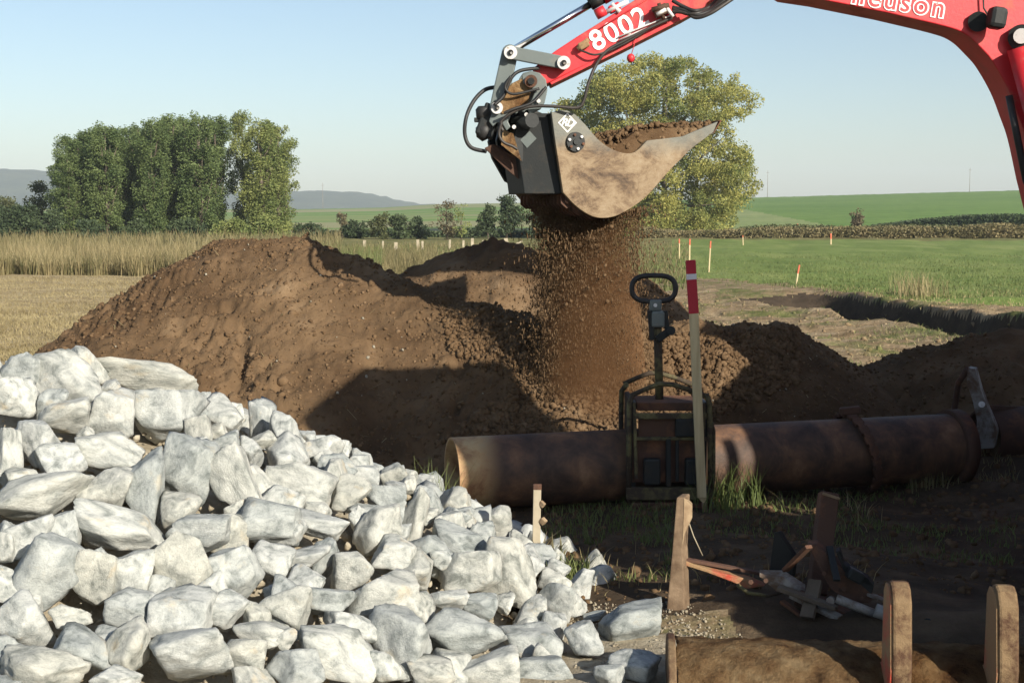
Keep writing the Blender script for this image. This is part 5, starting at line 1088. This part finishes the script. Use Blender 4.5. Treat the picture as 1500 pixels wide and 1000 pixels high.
# screening bucket: turned a little on its coupler, so its back shows
NB = Vector((0.36, -0.933, 0)).normalized(); AX = -NB; PB0 = P(840, 240, YA+.0)
WB = 0.86
def B(px, py, off=0.0): return on_plane(px, py, PB0 + AX*off, NB)
def Bat(px, py, off=0.0): return B(px, py) + AX*off
side = [(808, 165), (819, 162), (831, 162), (843, 168), (858, 183), (875, 203), (892, 216), (912, 224), (930, 223), (948, 206), (1000, 200), (1052, 178), (1045, 194), (1014, 217), (980, 251), (946, 289), (914, 312), (891, 320), (868, 318), (844, 302), (825, 282), (813, 204)]
belly = curve2([(1014, 217), (980, 251), (946, 289), (914, 311), (891, 319), (868, 317), (844, 302), (825, 282)], 4)
side = side[:4] + curve2(side[4:10], 3) + side[10:13] + belly + side[21:]
M['bside'] = m_side('bucket_side_steel', 2.30, 2.46, 0)
bk = thing('screening_bucket', None, None); bk.parent = root; bk.location = (0, 0, 0)
def K(name, mat, fn): mb = MB(E0); fn(mb); return mb.build(name, mat, bk)
K('side_plate', M['bside'], lambda mb: mb.prism([B(*p) for p in side], AX*.03, .004))
K('side_plate', M['bside'], lambda mb: mb.prism([Bat(*p, WB) for p in side], AX*.03, .004))
bot = [(1052, 178), (1045, 194), (1014, 217), (980, 251), (946, 289), (914, 312), (891, 320), (868, 318), (844, 302), (825, 282)]
def strip(mb, pts, o0_, o1_, th, inner):
    # plate strip following pts (in the side plane), thickness towards 'inner'
    ctr = B(*inner)
    pp_ = [B(*p) for p in pts]; a_ = [p+AX*o0_ for p in pp_]; b_ = [p+AX*o1_ for p in pp_]
    ins = [p+(ctr-p).normalized()*th for p in pp_]; c_ = [p+AX*o0_ for p in ins]; d_ = [p+AX*o1_ for p in ins]
    def nv(l): return [mb.bm.verts.new(p-mb.o) for p in l]
    a_, b_, c_, d_ = nv(a_), nv(b_), nv(c_), nv(d_); n = len(pts)
    for i in range(n-1):
        for q_ in ((a_[i], a_[i+1], b_[i+1], b_[i]), (c_[i], d_[i], d_[i+1], c_[i+1]), (a_[i], c_[i], c_[i+1], a_[i+1]), (b_[i], b_[i+1], d_[i+1], d_[i])): mb.bm.faces.new(q_)
    mb.bm.faces.new((a_[0], b_[0], d_[0], c_[0])); mb.bm.faces.new((a_[-1], c_[-1], d_[-1], b_[-1]))
K('shell', M['rust'], lambda mb: strip(mb, [(1051, 179.5), (1044, 193), (1013, 216)]+[(a_-.6, b_-.8) for a_, b_ in belly[1:17]], .031, WB-.001, .02, (900, 240)))
K('back_plate', M['dark'], lambda mb: strip(mb, [(826, 281), (814.5, 204), (809.5, 166), (818, 163.2)], .031, WB-.001, .03, (880, 240)))
K('top_plate', M['dark'], lambda mb: strip(mb, [(818, 163.4), (831, 163.4), (846, 172)], .031, WB-.001, .02, (850, 240)))
# rotor shafts of the screen in the floor
for (x_, y_) in ((838, 292), (856, 303), (874, 309)):
    rt = K('rotor_shaft', M['rust'], lambda mb: mb.cyl(Bat(x_, y_, .03), Bat(x_, y_, WB), .03, 12))
    def discs(mb):
        for k in range(13):
            o_ = .06+k*.062; mb.cyl(Bat(x_, y_, o_), Bat(x_, y_, o_+.014), .062, 7)
    mbb = MB(E0); discs(mbb); ob = mbb.build('rotor_discs', M['rust'], bk); ob['kind'] = 'stuff'
# back frame with coupling lugs
for o_ in (.16, .30, .50, .66):
    K('coupling_lug', M['dark'], lambda mb: mb.prism([Bat(*p, o_) for p in [(814, 166), (800, 160), (786, 158), (772, 176), (766, 200), (772, 226), (792, 262), (824, 279), (816, 220)]], AX*.035, .004))
K('frame_tube', M['dark'], lambda mb: mb.cyl(Bat(782, 176, .03), Bat(782, 176, WB), .05, 14))
K('lower_guard', M['rust'], lambda mb: mb.prism([A(*p, .10) for p in [(709, 217), (722, 211), (760, 232), (766, 268), (740, 247)]], (0.05, .3, 0), .006))
K('upper_guard', M['dark'], lambda mb: mb.prism([A(*p, .04) for p in [(754, 186), (778, 166), (808, 166), (816, 210), (824, 284), (768, 284), (765, 262), (758, 214)]], AX*.3, .006))
K('gusset', M['mud'], lambda mb: mb.prism([A(*p, .0) for p in [(737, 190), (752, 196), (764, 236), (734, 212)]], (0, .02, 0)))
K('info_plate', M['grey'], lambda mb: mb.prism([A(*p, .034) for p in [(762, 205), (776, 192), (786, 203), (772, 217)]], (0, .006, 0)))
for (x_, y_) in ((789, 148), (771, 168), (753, 186)): K('bolt', M['pin'], lambda mb: mb.cyl(A(x_, y_, -.08), A(x_, y_, .05), .014, 8))
K('motor_flange', M['dark'], lambda mb: (mb.cyl(Bat(842, 208, -.02), Bat(842, 208, .0), .066, 28), mb.cyl(Bat(842, 208, -.032), Bat(842, 208, .0), .022, 14)))
for k in range(6):
    t = k*math.pi/3+.3; K('flange_bolt', M['pin'] if k % 2 else M['rust'], lambda mb: mb.cyl(Bat(842+10.5*math.cos(t), 208+10.5*math.sin(t), -.034), Bat(842+10.5*math.cos(t), 208+10.5*math.sin(t), .0), .010, 6))
K('cutting_edge', M['rust'], lambda mb: strip(mb, [(1053, 176.5), (1057, 176), (1046, 195), (1040, 197)], -.004, WB+.034, .012, (1000, 200)))
# emblem
def dia(r): return [(831, 180-r), (831+r*.95, 180), (831, 180+r), (831-r*.95, 180)]
em = MB(E0)
for i in range(4):
    a_, b_ = dia(14.5), dia(12.3); j = (i+1) % 4; em.prism([Bat(*a_[i], -.003), Bat(*a_[j], -.003), Bat(*b_[j], -.003), Bat(*b_[i], -.003)], AX*.002)
em.build('emblem_frame', M['white'], bk)
text('RD', .072, (821.5, 183.5), -6, 0, M['white'], 'emblem_letters', bk, off=.0014, plane=(PB0+NB*.002, NB), ext=.001, shear=.3, space=.85)

# house, cab, tracks (outside the frame, they throw the long shadow)
hx0, hx1, hy0, hy1 = 3.88, 6.3, 5.45, 8.95
E('house_deck', M['red'], lambda mb: mb.box(((hx0+hx1)/2, (hy0+hy1)/2, 1.0), (hx1-hx0, hy1-hy0, .22), bev=.05))
E('engine_hood', M['red'], lambda mb: mb.box(((hx0+hx1)/2, 6.22, 1.72), (hx1-hx0, 2.15, 1.32), bev=.14))
E('side_hood', M['red'], lambda mb: mb.box((5.65, 8.15, 1.75), (1.25, 1.7, 1.38), bev=.1))
E('counterweight', M['dark'], lambda mb: mb.box(((hx0+hx1)/2, 5.35, 1.28), (hx1-hx0-.1, .35, .95), bev=.12))
E('cab_frame', M['dark'], lambda mb: [mb.bar(a_, b_, .07, .07) for a_, b_ in [((3.95, 7.22, 1.1), (3.95, 7.30, 2.68)), ((4.85, 7.22, 1.1), (4.85, 7.30, 2.68)), ((3.95, 8.85, 1.1), (3.95, 8.60, 2.68)), ((4.85, 8.85, 1.1), (4.85, 8.60, 2.68)), ((3.95, 8.00, 1.1), (3.95, 8.00, 2.68))]])
E('cab_roof', M['red'], lambda mb: mb.box((4.4, 7.95, 2.72), (1.06, 1.5, .12), bev=.04))
E('cab_door', M['red'], lambda mb: mb.box((3.93, 8.00, 1.42), (.05, 1.5, .6), bev=.02))
E('cab_back', M['red'], lambda mb: mb.box((4.4, 7.24, 1.5), (.85, .05, .8), bev=.02))
for c_, s_ in (((3.93, 7.60, 2.2), (.012, .6, .85)), ((3.93, 8.40, 2.2), (.012, .65, .85)), ((4.87, 8.00, 2.1), (.012, 1.4, 1.0)), ((4.4, 7.26, 2.3), (.8, .012, .7)), ((4.4, 8.72, 2.0), (.8, .012, 1.25))):
    E('window_pane', M['glass'], lambda mb: mb.box(c_, s_))
E('seat', M['black'], lambda mb: (mb.box((4.4, 7.80, 1.45), (.5, .5, .2), bev=.04), mb.box((4.4, 7.55, 1.85), (.48, .14, .7), bev=.05)))
E('swing_post', M['red'], lambda mb: (mb.box((4.0, 9.0, 1.0), (.45, .5, .5), bev=.05), mb.cyl((4.0, 8.95, .7), (4.0, 8.95, 1.4), .16, 20), mb.box((4.05, 9.25, 1.15), (.3, .5, .35), bev=.04)))
E('slew_ring', M['dark'], lambda mb: mb.cyl((4.9, 7.6, .6), (4.9, 7.6, .92), .55, 32))
E('undercarriage', M['dark'], lambda mb: mb.box((4.9, 7.6, .5), (1.5, 1.3, .3), bev=.05))
for tx in (3.98, 5.55):
    y0t, y1t, rr_ = 6.6, 8.9, .3
    loop = [(y0t+rr_*math.sin(-t), .31+rr_*math.cos(t)) for t in np.linspace(0, math.pi, 9)] + [(y1t+rr_*math.sin(t), .31-rr_*math.cos(t)) for t in np.linspace(0, math.pi, 9)]
    E('track', M['black'], lambda mb: mb.prism([Vector((tx, a_, b_)) for a_, b_ in loop], (.42, 0, 0), .01))
    for k in range(6): E('track_roller', M['rust'], lambda mb: mb.cyl((tx-.02, y0t+k*(y1t-y0t)/5, .3), (tx+.44, y0t+k*(y1t-y0t)/5, .3), .12 if 0 < k < 5 else .24, 18))
E('exhaust', M['black'], lambda mb: mb.tube([(5.6, 6.8, 1.95), (5.6, 6.8, 2.25), (5.6, 6.72, 2.33)], .04, 12))

# tractor out of view, put in to throw the foreground shadow
TR0 = Vector((3.2, 4.62, 0)); tr = thing('added_tractor', 'green tractor with tall cab out of view, put in to throw the foreground shadow', 'added_tractor', TR0)
def G(name, mat, fn, parent=None):
    mb = MB((3.3, 5.0, 0)); fn(mb); return mb.build(name, mat, parent or tr)
M['green'] = m_paint('added_tractor_green', (0.04, 0.14, 0.04), (0.2, 0.15, 0.09), 0.6, 0.8, 5, 0.4)
cx0, cx1, cy0, cy1, cz0, cz1 = 2.78, 3.62, 4.48, 5.40, 1.15, 3.36
G('cab_frame', M['black'], lambda mb: [mb.bar((a_, b_, cz0), (a_, b_, cz1), .09, .09) for a_ in (cx0, cx1) for b_ in (cy0, cy1)])  # cab frame of the added tractor
G('cab_roof', M['green'], lambda mb: mb.box(((cx0+cx1)/2, (cy0+cy1)/2, cz1+.06), (cx1-cx0+.16, cy1-cy0+.16, .16), bev=.05))
G('cab_floor', M['green'], lambda mb: mb.box(((cx0+cx1)/2, (cy0+cy1)/2, 1.12), (cx1-cx0, cy1-cy0, .5), bev=.04))
for c_, s_ in (((cx0, 4.94, 2.3), (.012, .83, 2.05)), ((cx1, 4.94, 2.3), (.012, .83, 2.05)), ((3.2, cy0, 2.3), (.75, .012, 2.05)), ((3.2, cy1, 2.3), (.75, .012, 2.05))):
    G('window_pane', M['glass'], lambda mb: mb.box(c_, s_))
G('seat', M['black'], lambda mb: (mb.box((3.2, 5.0, 1.6), (.45, .5, .18), bev=.04), mb.box((3.0, 5.0, 1.95), (.12, .48, .65), bev=.05)))
G('hood', M['green'], lambda mb: mb.box((4.62, 4.99, 1.35), (1.65, .72, .75), bev=.1))
G('chassis', M['dark'], lambda mb: mb.box((4.1, 4.99, .8), (2.6, .5, .4), bev=.04))
G('exhaust', M['black'], lambda mb: mb.cyl((4.1, 5.25, 1.6), (4.1, 5.25, 2.4), .04, 12))
for (x_, y_, r_, w_) in ((3.25, 4.15, .74, .42), (3.25, 5.45, .74, .42), (5.0, 4.3, .48, .32), (5.0, 5.4, .48, .32)):
    wh = G('wheel', M['black'], lambda mb: (mb.tube([(x_, y_, r_), (x_, y_+.06, r_), (x_, y_+w_-.06, r_), (x_, y_+w_, r_)], [r_*.9, r_, r_, r_*.9], 36)))
    G('rim', M['green'], lambda mb: mb.cyl((x_, y_-.012, r_), (x_, y_+w_+.012, r_), r_*.55, 24), wh)
    tg = MB((3.3, 5.0, 0))
    for k in range(20):
        t = 2*math.pi*k/20; tg.bar((x_+math.cos(t)*r_, y_+.02, r_+math.sin(t)*r_), (x_+math.cos(t+.12)*r_, y_+w_-.02, r_+math.sin(t+.12)*r_), .06, .05, up=(math.cos(t), 0, math.sin(t)))
    lg = tg.build('tread_lug', M['black'], wh); lg['kind'] = 'stuff'
# soil inside the bucket and falling soil
rng = np.random.default_rng(21)
n = 8500; u = rng.uniform(0, 1, n); o_ = rng.uniform(.04, WB-.02, n)
tx = 858+u*192; topy = np.interp(tx, [858, 880, 905, 935, 975, 1010, 1050], [208, 204, 198, 186, 182, 182, 178]); boty = np.interp(tx, [858, 890, 930, 980, 1014, 1050], [300, 312, 296, 246, 212, 182])
hh = rng.uniform(0, 1, n)**2.2
pts = np.array([np.array(Bat(a_, t_y+(b_y-t_y)*h_+6*abs(oo-WB*.5)/WB, oo)) for a_, t_y, b_y, h_, oo in zip(tx, topy, boty, hh, o_)])
pts[:, 2] += 0.025*vnoise(pts[:, 0]*6, pts[:, 1]*6, seed=2)
tag(pebbles('soil_load', pts, 0.008+.018*rng.uniform(0, 1, n)**2.5, M['crumb'], rng), 'brown crumbly soil filling the raised bucket', 'soil')
# solid body below
mb = MB(); mb.prism([Bat(*p, .04) for p in [(862, 214), (885, 212), (912, 210), (935, 192), (975, 187), (1010, 187), (1040, 186), (1010, 208), (975, 245), (940, 285), (910, 305), (890, 312), (868, 308), (850, 296)]], AX*(WB-.07)); sb = mb.mesh('soil_load_body'); so_ = bpy.data.objects['soil_load']; c = so_.location.copy(); sb.transform(Matrix.Translation(-c)); link('soil_body', sb, M['soil'], so_)
n = 170000
t = rng.uniform(0, 1, n)**1.7                         # 0 = under the bucket, 1 = on the heap
u = np.clip(rng.normal(0.46, 0.20, n)+rng.normal(0, .10, n)*t, -0.3, 1.3)
dens = vnoise(u*9, t*0.8, seed=41); k = rng.uniform(-1, 1, n) < dens*1.3+0.45; t, u = t[k], u[k]; n = len(t)
xc = 778+u*170 + (t**1.3)*(u-.42)*50; z0p = np.interp(xc, [760, 830, 870, 900, 960], [284, 284, 306, 314, 300]); z1p = 640
yp = z0p+(z1p-z0p)*t; dep = YA+.25+rng.uniform(0, 1, n)*.6
r_y = dep; X = (xc-750)/F_PX*r_y; Z = CAM_H - (yp-322)/F_PX*r_y*1.0
g = soil_top(X, dep); kk = Z > g+.01; pts = np.stack([X, dep, Z], -1)[kk]; tt = t[kk]
sz = 0.0015+0.0050*rng.uniform(0, 1, len(pts))**3.0
tag(pebbles('falling_soil', pts, sz, M['crumb'], rng, OCT, OCF, stretch=1.0+rng.uniform(0.0, 5.0, len(pts))), 'brown soil raining down from the bucket onto the heap', kind='stuff')
n = 420; t = rng.uniform(0, 1, n); u = rng.normal(.5, .22, n); xc = 775+u*175; yp = 300+t*200; dep = YA+.2+rng.uniform(0, 1, n)*.6
pts = np.stack([(xc-750)/F_PX*dep, dep, CAM_H-(yp-322)/F_PX*dep], -1); pts = pts[pts[:, 2] > soil_top(pts[:, 0], pts[:, 1])]
tag(pebbles('falling_clods', pts, 0.007+.010*rng.uniform(0, 1, len(pts))**2, M['crumb'], rng), 'bigger clods dropping among the falling soil', kind='stuff')
# dust in the falling soil
m = bpy.data.materials.new('soil_dust'); m.use_nodes = True; nt = m.node_tree; nt.nodes.clear(); pv = nt.nodes.new('ShaderNodeVolumePrincipled'); out = nt.nodes.new('ShaderNodeOutputMaterial'); nt.links.new(pv.outputs[0], out.inputs['Volume'])
pv.inputs['Color'].default_value = (0.52, 0.27, 0.13, 1); pv.inputs['Density'].default_value = 3.2
dm = MB((0.6, YA+.55, 1.2)); dm.tube([P(868, 285, YA+.55), P(864, 350, YA+.55), P(866, 450, YA+.55), P(872, 760, YA+.55)], [.20, .27, .36, .46], 20)
do = dm.build('soil_dust', m, None, (0.6, YA+.55, 1.2)); tag(do, 'thin brown dust around the falling soil', kind='stuff')

# ------------------------------------------------------------------ haze
m = bpy.data.materials.new('haze'); m.use_nodes = True; nt = m.node_tree; nt.nodes.clear(); pv = nt.nodes.new('ShaderNodeVolumePrincipled'); out = nt.nodes.new('ShaderNodeOutputMaterial'); nt.links.new(pv.outputs[0], out.inputs['Volume'])
pv.inputs['Color'].default_value = (0.82, 0.91, 1.0, 1); pv.inputs['Density'].default_value = 0.00022; pv.inputs['Anisotropy'].default_value = 0.0
hz = MB((0, 0, 0)); hz.box((0, 0, 45), (8000, 8000, 210)); tag(hz.build('haze', m), 'pale thin haze over the fields', kind='stuff')
